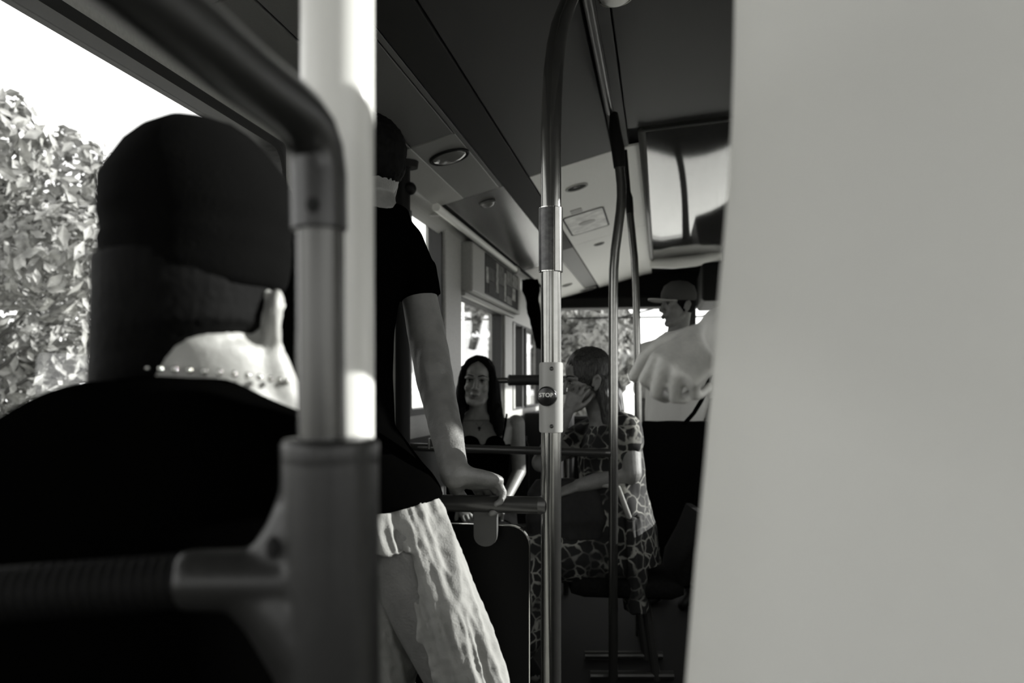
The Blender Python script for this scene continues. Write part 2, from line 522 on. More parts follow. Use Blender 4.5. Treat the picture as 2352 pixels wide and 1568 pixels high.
def ceiling_light(x, y, r, label, mring, mlens):
    c, s, a, nrm = frame_at(x, y)
    t = thing('ceiling_light', label, 'lamp', c, None)
    disc(MB(), c, s, a, nrm, [(r, 0), (r, .006), (r * .95, .010), (r * .9, .010), (r * .88, .002)]).build('rim', mring, t, smooth='edge')
    disc(MB(), c, s, a, nrm, [(r * .88, .002), (r * .8, .010), (r * .5, .02), (r * .15, .024)]).build('lens', mlens, t, smooth=True)
    return t
M_lens = mat('grey_lens', .16, .06, spec=.9)
ceiling_light(-.865, 3.50, .085, 'round dark ceiling light in the side panel above the standing man', M_black, M_lens)
ceiling_light(-.885, 4.40, .045, 'small round ceiling light beyond the side panel joint', M_cove, M_lens)
ceiling_light(-.135, 2.57, .052, 'round ceiling light beside the bend of the stop button pole', M_chrome, mat('white_lens', .8, .3))

def ceiling_vent(x, y, r, label):
    c, s, a, nrm = frame_at(x, y)
    t = thing('ceiling_vent', label, 'vent', c, None)
    disc(MB(), c, s, a, nrm, [(r, -.002), (r, .005), (r * .86, .007), (r * .8, .001)]).build('rim', M_wall, t, smooth='edge')
    disc(MB(), c, s, a, nrm, [(r * .82, .0), (r * .8, .003), (r * .3, .001)]).build('grille', M_black, t, smooth=True)
ceiling_vent(-.448, 4.64, .062, 'round black air vent in front of the ceiling hatch')
ceiling_vent(-.46, 6.5, .042, 'small round air vent just behind the ceiling hatch')
ceiling_vent(-.875, 8.15, .05, 'small dark air vent left of the far end of the vent strip')
ceiling_vent(-.74, 8.86, .085, 'wide black air vent just above the windscreen header')

# emergency hatch cover with dark seal
c, s, a, nrm = frame_at(-.475, 5.6)
hatch = thing('ceiling_hatch', 'pale rectangular ceiling hatch with black seal and faint oval mark', 'hatch', c)
def hrect(hx, hy, r, h):
    return [c + s * u + a * v + nrm * h for u, v in rrect(-hx, hx, -hy, hy, r)]
MB().rings([hrect(.132, .31, .03, -.001), hrect(.132, .31, .03, .004), hrect(.122, .30, .028, .004), hrect(.122, .30, .028, -.001)], False).build('seal', M_black, hatch)
MB().rings([hrect(.126, .304, .03, -.002), hrect(.126, .304, .03, .003)]).build('cover', mat('scuffed_pale_plastic', .7, .45, grain=.25, gscale=14, v2=.88), hatch)
disc(MB(), c, s, a, nrm, [(.055, .002), (.055, .005), (.02, .006)]).build('oval_mark', M_wall, hatch)
mb = MB(); mb.rings([[c + s * (u - .03) + a * (v - .40) + nrm * h for u, v in rrect(-.035, .035, -.05, .05, .01)] for h in (-.001, .003)]); mb.build('label_plate', M_wall, hatch)

# pale rail above the left windows
t = thing('cove_rail', 'pale round rail running under the left ceiling cove above the windows', 'rail', (-1.085, 5.3, 2.075))
MB().tube([(-1.085, 4.12, 2.07), (-1.085, 6.45, 2.07)], .021, 16).build('rail', M_ceil_pale, t, smooth='edge')
MB().tube([(-1.085, 6.45, 2.07), (-1.085, 6.52, 2.07)], [.03, .027], 16).build('end_cap', M_wall, t, smooth='edge')
for y in (4.3, 5.4):
    MB().bx(-1.19, -1.08, y - .015, y + .015, 2.062, 2.085).build('bracket', M_wall, t)

# advert display box on the left wall
t = thing('display_box', 'grey display box with printed pictures fixed high on the left wall', 'display', (-1.15, 5.94, 1.76))
MB().bx(-1.2, -1.107, 5.06, 6.83, 1.76, 2.06).build('housing', M_wall, t, bevel=.012)
po = MB().bx(-1.109, -1.1035, 5.42, 6.70, 1.785, 2.045).build('poster', mat('poster_board', .02, .6, spec=.1, grain=.4, gscale=14), t)
for (ya, yb, za, zb, v) in ((5.44, 5.52, 1.86, 1.96, .42), (5.52, 5.74, 1.80, 1.88, .02), (5.53, 5.74, 1.885, 1.97, .07), (5.78, 5.86, 1.83, 2.03, .38), (5.87, 6.07, 1.90, 2.03, .12), (5.87, 6.07, 1.80, 1.89, .05),
                            (6.09, 6.16, 1.80, 2.0, .40), (6.18, 6.42, 1.93, 2.035, .16), (6.18, 6.40, 1.86, 1.92, .06), (6.18, 6.40, 1.795, 1.85, .22), (6.43, 6.56, 1.84, 1.93, .38), (6.44, 6.68, 1.795, 1.835, .015), (6.44, 6.68, 1.94, 2.035, .28)):
    MB().bx(-1.1036, -1.1015, ya, yb, za, zb).build('picture', mat('print', v, .6, spec=.15, grain=.5, gscale=25), po)
MB().bx(-1.2, -1.15, 5.05, 6.83, 1.735, 1.76).build('lower_ledge', M_wall, t, bevel=.006)

# driver cab curtain on the far left
mb = MB(); rr = []
for k in range(13):
    q = k / 12
    z = 2.05 - .55 * q
    wd = .13 - .07 * q + .01 * math.sin(k * 1.3)
    cx = -1.045 + .085 * q ** 1.3
    rr.append((Vector((cx, 6.9, z)), Vector((wd * .5, 0, 0)), Vector((.015 * math.sin(k), .05, 0))))
cur = mb.loft(rr, 20).build('cab_curtain', M_tee, loc=(-1.0, 6.9, 2.05), smooth=True)
displace(cur.data, folds(.02, 30, 10, 4, 2))
tag(cur, 'black curtain hanging beside the far left door', 'curtain')

# ================================================================ POLES AND RAILS
def Yat(px, X):
    return X / -math.tan(TH - math.atan((px - 1176) / 2000.0)) if False else X / math.tan(math.atan((px - 1176) / 2000.0) - TH)

mp = thing('grab_pole', 'grey grab pole with red-label style round stop button', 'pole', (-.19, 1.506, 0))
mp['label'] = 'thick grey grab pole carrying the round black STOP button'
PX, PY = -.19, 1.506
MB().tube([(PX, PY, 0), (PX, PY, 1.0), (PX, PY, 1.40), (PX, PY, 1.64), (PX, PY + .012, 1.70), (PX, PY + .035, 1.76), (PX, PY + .075, 1.82), (PX, PY + .135, 1.88), (PX, PY + .23, 1.95), (PX, PY + .36, 2.04), (PX, PY + .52, 2.16), (PX - .01, PY + .66, 2.29)], .0177, 28).build('tube', M_steel, mp, smooth='edge')
MB().tube([(PX, PY, 1.397), (PX, PY, 1.509)], .0206, 28).build('sleeve', M_steel, mp, smooth='edge', bevel=.001)
# worn plate on the left of the sleeve
def arc_shell(mb, c, r, th, q0, q1, z0, z1, n=14, cr=0):
    inner = []; rs = []
    for k in range(n + 1):
        q = math.radians(q0 + (q1 - q0) * k / n)
        e = 0
        if cr:
            s_ = min(k, n - k) / n * abs(math.radians(q1 - q0)) * r
            if s_ < cr: e = cr - math.sqrt(max(0, cr * cr - (cr - s_) ** 2))
        d = Vector((math.cos(q), math.sin(q), 0))
        rs.append([c + d * r + UP * (z0 + e), c + d * (r + th) + UP * (z0 + e), c + d * (r + th) + UP * (z1 - e), c + d * r + UP * (z1 - e)])
    return mb.rings(rs)
CP = Vector((PX, PY, 0))
arc_shell(MB(), CP, .0204, .0009, 168, 291.5, 1.3972, 1.5088).build('plate_edge', M_chrome, mp, smooth='edge')
arc_shell(MB(), CP, .0204, .0013, 173, 290, 1.3985, 1.5075).build('worn_plate', M_plate, mp, smooth='edge')
arc_shell(MB(), CP, .0204, .0008, 291, 297, 1.397, 1.509, 3).build('sleeve_seam', M_seam, mp)
# stop button unit
unit_q = math.degrees(math.atan2(-FWD.y, -FWD.x))            # faces the camera side
arc_shell(MB(), CP, .0172, .0036, unit_q - 100, unit_q + 100, 1.1185, 1.2400, 28, cr=.012).build('stop_housing', mat('pale_grey_housing', .27, .42), mp, smooth='edge', bevel=.0008)
bd = (-FWD - RGT * .25).normalized()
bs = UP.cross(bd).normalized()
def disc2(c, dirv, rs, n=40):
    s_ = UP.cross(dirv).normalized(); u_ = dirv.cross(s_)
    return MB().rings([[c + dirv * h + (s_ * math.cos(q) + u_ * math.sin(q)) * r for q in (2 * math.pi * k / n for k in range(n))] for r, h in rs])
bc = Vector((PX, PY, 0)) + bd * .0195 - RGT * .0028; bc.z = 1.1815
btn = disc2(bc, bd, [(.0172, -.004), (.0172, .006), (.0160, .009), (.0152, .0095), (.0145, .0085), (.006, .0092), (.0005, .0095)]).build('stop_button', mat('black_button', .010, .18), mp, smooth='edge')
fc = bpy.data.curves.new('letters', 'FONT'); fc.body = 'STOP'; fc.size = .0098; fc.align_x = 'CENTER'; fc.align_y = 'CENTER'; fc.extrude = .0003; fc.space_character = 1.08; fc.offset = .00018
fo = bpy.data.objects.new('letters_tmp', fc); COL.objects.link(fo)
me = bpy.data.meshes.new_from_object(fo.evaluated_get(bpy.context.evaluated_depsgraph_get()))
bpy.data.objects.remove(fo)
R = Matrix((bs, bd.cross(bs), bd)).transposed().to_4x4()
me.transform(Matrix.Translation(bc + bd * .0098 + UP * .0018) @ R)
place('stop_lettering', me, M_print, btn)
for z in (1.2290, 1.1300):
    cs = CP + (-FWD) * .0207; cs.z = z
    sc_ = disc2(cs, -FWD, [(.0036, -.002), (.0036, .0012), (.0024, .0016), (.0018, .0004), (.0003, .0004)], 20).build('screw', M_steel_dark, mp, smooth='edge')

# cross rail with partition panel in front of the stop pole
rl = thing('handrail', 'thick dark cross rail at waist height joined to the stop button pole', 'rail', (-.65, PY, .99))
MB().tube([(PX - .012, PY, .991), (-1.185, PY, .991)], .0152, 24).build('tube', M_steel_dark, rl, smooth='edge')
MB().tube([(PX - .022, PY, .991), (PX - .008, PY, .991)], [.0152, .019], 24).build('collar', M_steel_dark, rl, smooth='edge')
tab = [(-.326 + .041 * (k / 10), 0) for k in range(0)]
poly = [(-.327, .98), (-.327, .935)] + [(-.306 - .021 * math.cos(math.pi * k / 10), .935 - .0185 * math.sin(math.pi * k / 10)) for k in range(1, 10)] + [(-.285, .935), (-.285, .98)]
MB().prism([(x, PY - .006, z) for x, z in poly], (0, .014, 0)).build('bracket', mat('grey_bracket', .05, .5), rl, bevel=.001)
pp = thing('partition_panel', 'dark partition panel with a bright rounded edge under the cross rail', 'panel', (-.65, PY + .03, .15))
def prect(x0, x1, z0, z1, r, y): return [Vector((u, y, z)) for u, z in rrect(x0, x1, z0, z1, r)]
MB().rings([prect(-1.17, -.232, .16, .950, .035, PY + .018), prect(-1.17, -.232, .16, .950, .035, PY + .026)]).build('pane', mat('dark_panel', .003, .5, spec=.1), pp)
MB().rings([prect(-1.17, -.2315, .16, .9505, .035, PY + .0172), prect(-1.172, -.2300, .158, .952, .036, PY + .0172), prect(-1.172, -.2300, .158, .952, .036, PY + .027), prect(-1.17, -.2315, .16, .9505, .035, PY + .027)], False).build('edge_trim', M_chrome, pp)

# ceiling handrail with the pole that curves down from it
ch = thing('ceiling_handrail', 'long black handrail along the middle of the ceiling', 'rail', (-.2, 1.5, 2.3))
MB().tube([(-.205, Y0 + .05, 2.296), (-.205, 3.5, 2.296)], .0165, 20).build('tube', M_steel_dark, ch, smooth='edge')
for y in (-1.2, .7, 2.6):
    MB().tube([(-.205, y, 2.29), (-.205, y, 2.34)], .012, 12).build('bracket', M_black, ch)
def pxX(px, y):            # X of a sight line at bus position y
    return y * math.tan(math.atan((px - 1176) / 2000.0) - TH)
p1 = thing('grab_pole', 'slim grab pole with S-bend and black joint below the ceiling handrail', 'pole', (pxX(1408, 3.46), 3.46, 0))
def pp_(px, py, y):
    x = pxX(px, y); D = Vector((x, y, 0)).dot(FWD)
    return Vector((x, y, 1.2 + (885 - py) / 2000 * D))
MB().tube([pp_(1410, 262, 3.50), pp_(1412, 300, 3.47), pp_(1419, 340, 3.46), pp_(1423, 385, 3.46)], [.0165, .024, .0265, .0225], 20).build('joint', M_black, p1, smooth='edge')
pts = [pp_(x, y, 3.46) for x, y in ((1420, 365), (1424, 395), (1427, 425), (1427.5, 450), (1425, 485), (1419, 530), (1413, 575), (1409.5, 620), (1408.5, 680), (1408.5, 760))]
pts += [Vector((pts[-1].x, 3.46, .6)), Vector((pts[-1].x, 3.46, 0))]
MB().tube(pts, .0187, 24).build('tube', M_steel, p1, smooth='edge')
r1 = thing('handrail', 'thin dark cross rail behind the standing man in front of the seated women', 'rail', (-.6, 3.46, .93))
MB().tube([(pts[-1].x - .012, 3.46, .933), (-1.185, 3.46, .95)], .0165, 20).build('tube', M_steel_dark, r1, smooth='edge')
MB().tube([(pts[-1].x - .03, 3.46, .933), (pts[-1].x - .008, 3.46, .933)], [.0165, .021], 20).build('collar', M_steel_dark, r1, smooth='edge')
MB().bx(-.94, -.93, 3.44, 3.48, .94, .985).build('bracket', M_steel, r1, bevel=.002)
Y2 = 4.22
p2 = thing('grab_pole', 'rearmost slim grab pole directly in front of the passenger with the cap', 'pole', (pxX(1464, Y2), Y2, 0))
pts2 = [pp_(x, y, Y2) for x, y in ((1444, 455), (1447, 490), (1452, 540), (1457, 590), (1460, 650), (1462, 720))]
pts2 += [Vector((pxX(1465, Y2), Y2, 1.2)), Vector((pxX(1468, Y2), Y2, .6)), Vector((pxX(1468, Y2), Y2, 0))]
top2 = pts2[0]
MB().tube([Vector((top2.x - .02, Y2, zc(top2.x - .02) - .002)), top2 + Vector((-.006, 0, .03)), top2, pts2[1]], [.013, .016, .02, .0185], 16).build('joint', M_black, p2, smooth='edge')
MB().tube(pts2, .0175, 20).build('tube', M_steel, p2, smooth='edge')

# padded bar at the far left door
pb = thing('padded_bar', 'black foam padded bar across the far left door behind the seated girl', 'bar', P(1200, 872, 5.0))
MB().tube([P(1110, 874, 5.0), P(1300, 872, 5.0)], .017, 18).build('tube', M_steel, pb, smooth='edge')
MB().tube([P(1166, 873, 5.0), P(1169, 873, 5.0), P(1174, 873, 5.0), P(1260, 872, 5.0), P(1263, 872, 5.0)], [.024, .033, .031, .030, .02], 20).build('foam_sleeve', M_rubber, pb, smooth='edge')
MB().tube([P(1300, 872, 5.0), P(1300, 872, 5.0) - UP * 1.2325], .017, 16).build('post', M_steel, pb, smooth='edge')
# black door post with a ceiling flange, just right of the standing man's head
dp = thing('door_post', 'black upright door post with a round ceiling flange beside the head of the standing person', 'post', (P(925, 885, 3.5).x, P(925, 885, 3.5).y, 0))
dx, dy = P(925, 885, 3.5).x, P(925, 885, 3.5).y
MB().tube([(dx, dy, 0), (dx, dy, 1.2), (dx, dy, zc(dx) - .012)], .030, 20).build('tube', M_black, dp, smooth='edge')
MB().tube([(dx + .015, dy, zc(dx) - .03), (dx + .015, dy, zc(dx) - .004)], [.046, .05], 24).build('flange', M_black, dp, smooth='edge')
MB().ell((dx + .03, dy, 1.99), (.026, .03, .026)).build('joint', M_black, dp, smooth=True)
# low dark ledge below the door glass
lg = MB().bx(-1.10, -.86, 6.95, 8.65, .0, .98).build('engine_box', M_black, loc=(-1.03, 7.8, 0), bevel=.02)
tag(lg, 'black box below the far left door glass', 'box')

# ---------------------------------------------------------------- foreground handrail with elbow and tee fitting
nh = thing('seat_handrail', 'out-of-focus seat handrail with black elbow and branching tee fitting', 'rail', P(740, 1330, .5))
MB().tube([P(735, 470, .505), P(737, 800, .505), P(742, 1200, .51)], .0139, 32).build('tube', M_near_tube, nh, smooth='edge')
mb = MB()
mb.tube([P(733, 531, .505), P(733, 526, .505), P(732, 470, .505), P(731, 400, .506), P(724, 345, .505), P(708, 300, .497), P(680, 262, .484), P(640, 228, .465), P(560, 168, .43), P(430, 60, .38), Vector((-.203, .26, 1.357)), Vector((-.203, -.6, 1.357)), Vector((-.203, -1.25, 1.357)), Vector((-.203, -1.34, 1.325)), Vector((-.203, -1.37, 1.24)), Vector((-.203, -1.37, 0))],
        [.0148, .0162, .0162, .0162, .0162, .0163, .0163, .0163, .0163, .0163, .0163, .0163, .0163, .0163, .0163, .0163], 32)
elb = mb.build('elbow', mat('black_soft_plastic', .018, .32, spec=.5), nh, smooth='edge')
MB().ell(P(718, 470, .4895), (.0042, .002, .0048)).build('screw', M_seam, elb, smooth=True)
mb = MB()
px = .51 / 2000
mb.tube([P(758, 1022, .51), P(758, 1240, .51), P(757, 1800, .51)], [.0286, .0286, .0305], 32)
mb.tube([P(760, 1330, .51), P(440, 1332, .50), P(416, 1332, .50), P(408, 1332, .50)], [.019, .0180, .0172, .0140], 28)
mb.limb([P(612, 1292, .505), P(668, 1232, .507), P(722, 1130, .51)], [.0130, .0160, .0190], 20)
mb.limb([P(560, 1345, .505), P(640, 1400, .508), P(735, 1530, .51), P(790, 1720, .51)], [.017, .022, .026, .029], 20)
me = remesh(mb, 'tee_fitting', .0022, 22, .5)
tee = place('tee_fitting', me, M_near, nh, smooth=True)
MB().tube([P(758, 1007, .51), P(758, 1010, .51), P(758, 1016, .51), P(758, 1026, .51), P(758, 1060, .51), P(758, 1100, .51)], [.0255, .0272, .0282, .0286, .0284, .0262], 40).build('collar', M_near, nh, smooth=True)
MB().ell(P(627, 1258, .492), (.0042, .004, .0068)).build('screw', M_seam, tee, smooth=True)
mb = MB()
seg = []
rad = []
for k in range(60):
    seg.append(P(430 - k * 8, 1333 + k * .6, .50)); rad.append(.0150 + (.0010 if k % 3 else -.0006))
mb.tube(seg, rad, 24)
mb.build('ribbed_grip', mat('black_ribbed_grip', .004, .7, spec=.1), nh, smooth=True)
st = thing('stanchion', 'bright white upright pole directly behind the black elbow', 'pole', (P(775, 1, .58).x, P(775, 1, .58).y, 0))
xs, ys = P(775, 1, .575).x, P(775, 1, .575).y
MB().tube([(xs, ys, 0), (xs, ys, 1.1), (xs, ys, 1.35), (xs, ys, 1.8), (xs, ys, zc(xs) - .004)], .0240, 40).build('tube', M_white_tube, st, smooth='edge')
MB().tube([(xs, ys, zc(xs) - .02), (xs, ys, zc(xs) + .003)], [.034, .045], 28).build('flange', M_white_tube, st, smooth='edge')

# ================================================================ SEATS
def seat(x, y, rz, label, width=.44, back_h=.58, base=.42, group=None):
    t = thing('bus_seat', label, 'seat', (x, y, 0), group)
    Rz = Matrix.Rotation(rz, 3, 'Z')
    def L(v): return Vector((x, y, 0)) + Rz @ Vector(v)
    def lofted(rs, name, m):
        mb = MB(); mb.loft([(L(c), Rz @ Vector(a), Rz @ Vector(b)) for c, a, b in rs], 28, 4.5)
        return mb.build(name, m, t, smooth='edge', angle=50)
    w = width / 2
    lofted([((0, -.20, base), (w * .9, 0, 0), (0, 0, .03)), ((0, -.15, base), (w, 0, 0), (0, 0, .045)), ((0, .2, base + .015), (w, 0, 0), (0, 0, .05)), ((0, .25, base + .01), (w * .9, 0, 0), (0, 0, .03))], 'cushion', M_seat)
    lofted([((0, -.20, base + .02), (w * .92, 0, 0), (0, .03, 0)), ((0, -.22, base + .1), (w, 0, 0), (0, .035, 0)), ((0, -.27, base + back_h - .1), (w, 0, 0), (0, .03, 0)), ((0, -.29, base + back_h), (w * .8, 0, 0), (0, .015, 0))], 'backrest', M_seat)
    lofted([((0, -.24, base + .02), (w * .95, 0, 0), (0, .012, 0)), ((0, -.312, base + back_h - .05), (w * .95, 0, 0), (0, .012, 0))], 'back_shell', M_black)
    for sx in (-1, 1):
        MB().tube([L((sx * w * .6, -.1, 0)), L((sx * w * .6, -.05, base - .02))], .02, 12).build('leg', M_steel_dark, t)
        MB().tube([L((sx * w * .6, -.17, .02)), L((sx * w * .6, .17, .02))], .018, 12).build('foot', M_steel_dark, t)
    return t

# ================================================================ OUTSIDE
gr = struct(MB().bx(-60, 60, -40, 140, -.5, -.35).build('ground', M_bounce_asphalt))

def leaf_cloud(name, blobs, n, size, m, parent, rnd):
    """many separate leaf quads scattered through ellipsoid shells"""
    vs_, fs_ = [], []
    tot = sum(b[1][0] * b[1][2] for b in blobs)
    for (c, r) in blobs:
        k = int(n * r[0] * r[2] / tot)
        for _ in range(k):
            d = Vector((rnd.gauss(0, 1), rnd.gauss(0, 1), rnd.gauss(0, 1))).normalized()
            q = rnd.uniform(.62, 1.0)
            p = Vector((c[0] + d.x * r[0] * q, c[1] + d.y * r[1] * q, c[2] + d.z * r[2] * q))
            nrm = (d + Vector((rnd.gauss(0, .6), rnd.gauss(0, .6), rnd.gauss(0, .6)))).normalized()
            a = nrm.orthogonal().normalized(); b_ = nrm.cross(a)
            th = rnd.uniform(0, 6.28)
            a, b_ = a * math.cos(th) + b_ * math.sin(th), b_ * math.cos(th) - a * math.sin(th)
            s_ = size * rnd.uniform(.6, 1.3)
            i = len(vs_)
            vs_ += [p - a * s_, p - b_ * s_ * .5 + nrm * s_ * .1, p + a * s_, p + b_ * s_ * .5 + nrm * s_ * .1]
            fs_.append((i, i + 1, i + 2, i + 3))
    mb = MB(); mb.v = vs_; mb.f = fs_
    me = bpy.data.meshes.new(name); me.from_pydata([tuple(v) for v in vs_], [], fs_)
    o = place(name, me, m, parent)
    o['kind'] = 'stuff'
    return o

def tree(name, x, y, h, rad, n, size, label, cat, m, seed, low=.0, group=None, trunk=True):
    rnd = random.Random(seed)
    t = thing(name, label, cat, (x, y, -.35), group)
    blobs = []
    for k in range(12):
        zz = low + (h - low) * rnd.random()
        q = 1 - .45 * abs((zz - low) / (h - low) - .4)
        blobs.append(((x + rnd.uniform(-.7, .7) * rad, y + rnd.uniform(-.7, .7) * rad, -.35 + zz), (rad * q * rnd.uniform(.4, .65),) * 2 + ((h - low) * rnd.uniform(.12, .22),)))
    leaf_cloud('foliage', blobs, n, size, m, t, rnd)
    mb = MB()
    mb.tube([(x, y, -.36), (x + .05, y, h * .3), (x - .03, y + .04, h * .7)], [.10, .07, .03], 10)
    for k in range(5):
        q = rnd.uniform(0, 6.28)
        mb.tube([(x, y, h * (.2 + .08 * k)), (x + rad * .5 * math.cos(q), y + rad * .5 * math.sin(q), h * (.35 + .1 * k))], [.04, .012], 6)
    mb.build('trunk', M_bark, t, smooth=True)
    return t
tree('bush', -9.6, 11.0, 4.6, 2.2, 9500, .12, 'sunlit leafy bush right outside the near left window', 'bush', M_leaf, 1, .1)
tree('bush', -12.6, 16.4, 5.6, 2.6, 9000, .13, 'taller leafy bush behind the first one outside the near left window', 'bush', M_leaf_far, 2, .1)
tree('bush', -10.2, 6.4, 4.4, 2.2, 12000, .13, 'rounded leafy bush nearest the rear outside the left window', 'bush', M_leaf, 3, .1)
tree('tree', -2.9, 29.9, 8.0, 1.75, 26000, .20, 'broad pale tree on the road ahead seen through the windscreen', 'tree', M_leaf_far, 4, .3)
tree('tree', -9.3, 38, 4.6, 2.4, 8000, .18, 'lower tree on the verge left of the road ahead', 'tree', M_leaf_far, 5, .3)

def house(x0, x1, y0, y1, h, label, cols, rows, face='x'):
    t = thing('building', label, 'building', ((x0 + x1) / 2, (y0 + y1) / 2, -.35))
    MB().bx(x0, x1, y0, y1, -.35, h).build('wall', M_render, t)
    MB().prism([(x0 - .3, y0 - .3, h), (x1 + .3, y0 - .3, h), ((x0 + x1) / 2, y0 - .3, h + 1.6)], (0, y1 - y0 + .6, 0)).build('roof', M_wall, t)
    for i in range(cols):
        for j in range(rows):
            yy = y0 + (y1 - y0) * (i + .5) / cols; zz = .7 + j * 2.8
            f = MB().bx(x1 - .02, x1 + .05, yy - .55, yy + .55, zz - .1, zz + 1.5).build('window', M_print, t)
            MB().bx(x1 + .04, x1 + .06, yy - .45, yy + .45, zz, zz + 1.4).build('pane', M_dark_glass, f)
            xx = x0 + (x1 - x0) * (i + .5) / cols
            f = MB().bx(xx - .55, xx + .55, y0 - .05, y0 + .02, zz - .1, zz + 1.5).build('window', M_print, t)
            MB().bx(xx - .45, xx + .45, y0 - .06, y0 - .04, zz, zz + 1.4).build('pane', M_dark_glass, f)
    return t
house(-22, -14, 44, 60, 5.2, 'pale rendered house far off through the side window beyond the girl', 3, 2)
house(-36, -28, 62, 80, 6.0, 'second pale house farther away behind the first', 3, 2)
# street lamp outside the left window
t = thing('street_lamp', 'pale street lamp post outside the window beside the seated girl', 'street lamp', (-3.4, 14.5, -.35))
MB().tube([(-3.4, 14.5, -.35), (-3.4, 14.5, 5.2)], [.09, .06], 14).build('post', M_print, t, smooth='edge')
MB().tube([(-3.4, 14.5, 5.2), (-2.9, 14.5, 5.5), (-2.2, 14.5, 5.6)], [.06, .05, .05], 10).build('arm', M_print, t, smooth='edge')
MB().ell((-2.0, 14.5, 5.56), (.3, .12, .07)).build('head', M_wall, t, smooth=True)
# wiper and cable line across the top of the windscreen
t = thing('wiper', 'thin dark wiper arm across the top of the windscreen', 'wiper', (0, 9.36, 1.95))
MB().tube([(-1.0, 9.37, 1.925), (.95, 9.37, 1.925)], .009, 8).build('blade', M_black, t)
MB().tube([(-.42, 9.38, 1.93), (.05, 9.38, 2.05)], .008, 8).build('arm', M_black, t)
# cars outside
def car(x, y, label, rz=0):
    t = thing('car', label, 'car', (x, y, -.35))
    def L(u, v, z): return Vector((x + u, y + v, -.35 + z))
    body = [(-2.1, .35), (-2.1, .8), (-1.2, .95), (-.6, 1.42), (.7, 1.45), (1.3, .98), (2.0, .85), (2.1, .35)]
    MB().prism([L(-.85, v, z) for v, z in body], (1.7, 0, 0)).build('body', M_print, t, bevel=.06)
    for s_ in (-.86, .86):
        MB().prism([L(s_ - .01, v, z) for v, z in ((-.9, .98), (-.5, 1.35), (.6, 1.38), (1.0, 1.0))], (.02, 0, 0)).build('side_window', M_dark_glass, t)
        for v in (-1.3, 1.3):
            MB().tube([L(s_ - .05, v, .33), L(s_ + .05, v, .33)], .33, 20).build('wheel', M_rubber, t, smooth='edge')
    return t
car(-4.6, 17.5, 'pale car beyond the street lamp outside the side window')
# ================================================================ PEOPLE
class Fr:
    def __init__(s, o, fwd, up=UP, sc=1.0):
        s.o = Vector(o); s.f = Vector(fwd).normalized()
        s.l = Vector(up).cross(s.f).normalized(); s.u = s.f.cross(s.l).normalized(); s.sc = sc
    def p(s, l, f, u): return s.o + (s.l * l + s.f * f + s.u * u) * s.sc
    def v(s, l, f, u): return (s.l * l + s.f * f + s.u * u) * s.sc
    def inv(s, q):
        d = (q - s.o) / s.sc
        return d.dot(s.l), d.dot(s.f), d.dot(s.u)
    def ell(s, mb, c, r, n=20, m=14):
        mb.ell(s.p(*c), tuple(x * s.sc for x in r), (s.l, s.f, s.u), n, m)
    def limb(s, mb, pts, rad, n=14): mb.limb([s.p(*q) for q in pts], [r * s.sc for r in rad], n)

def add_head(mb, h, female=False):
    h.ell(mb, (0, -.012, .045), (.072, .092, .084))
    h.ell(mb, (0, -.03, .02), (.066, .075, .07))
    h.ell(mb, (0, .024, -.02), (.059 if female else .062, .060, .082))
    h.ell(mb, (0, .032, .055), (.058, .050, .050))           # forehead
    h.limb(mb, [(-.050, .0, -.052), (-.030, .050, -.092), (0, .064, -.099), (.030, .050, -.092), (.050, .0, -.052)], [.016, .015, .0165, .015, .016])
    for s in (-1, 1):
        h.ell(mb, (s * .036, .056, -.024), (.022, .020, .022))   # cheek
        h.limb(mb, [(s * .012, .083, .030), (s * .034, .078, .033), (s * .052, .058, .024)], [.0085, .009, .008])
        h.ell(mb, (s * .0135, .093, -.030), (.0085, .009, .0075))
        h.ell(mb, (s * .031, .066, .008), (.017, .014, .012))    # lids
        # ear: rim, bowl and lobe
        h.limb(mb, [(s * .070, -.002, -.012), (s * .080, -.012, .020), (s * .083, -.024, .026), (s * .084, -.032, .010), (s * .079, -.022, -.016), (s * .073, -.010, -.030)], [.006, .006, .006, .006, .007, .008])
        h.ell(mb, (s * .074, -.014, .0), (.006, .015, .026))
    h.limb(mb, [(0, .082, .026), (0, .094, .0), (0, .107, -.024)], [.0085, .009, .011])
    h.ell(mb, (0, .080, -.052), (.024, .012, .012))
    h.limb(mb, [(-.020, .084, -.0565), (-.008, .0925, -.0535), (0, .0925, -.0545), (.008, .0925, -.0535), (.020, .084, -.0565)], [.004, .0062, .006, .0062, .004])
    h.limb(mb, [(-.018, .083, -.0625), (0, .0915, -.067), (.018, .083, -.0625)], [.0045, .0080, .0045])

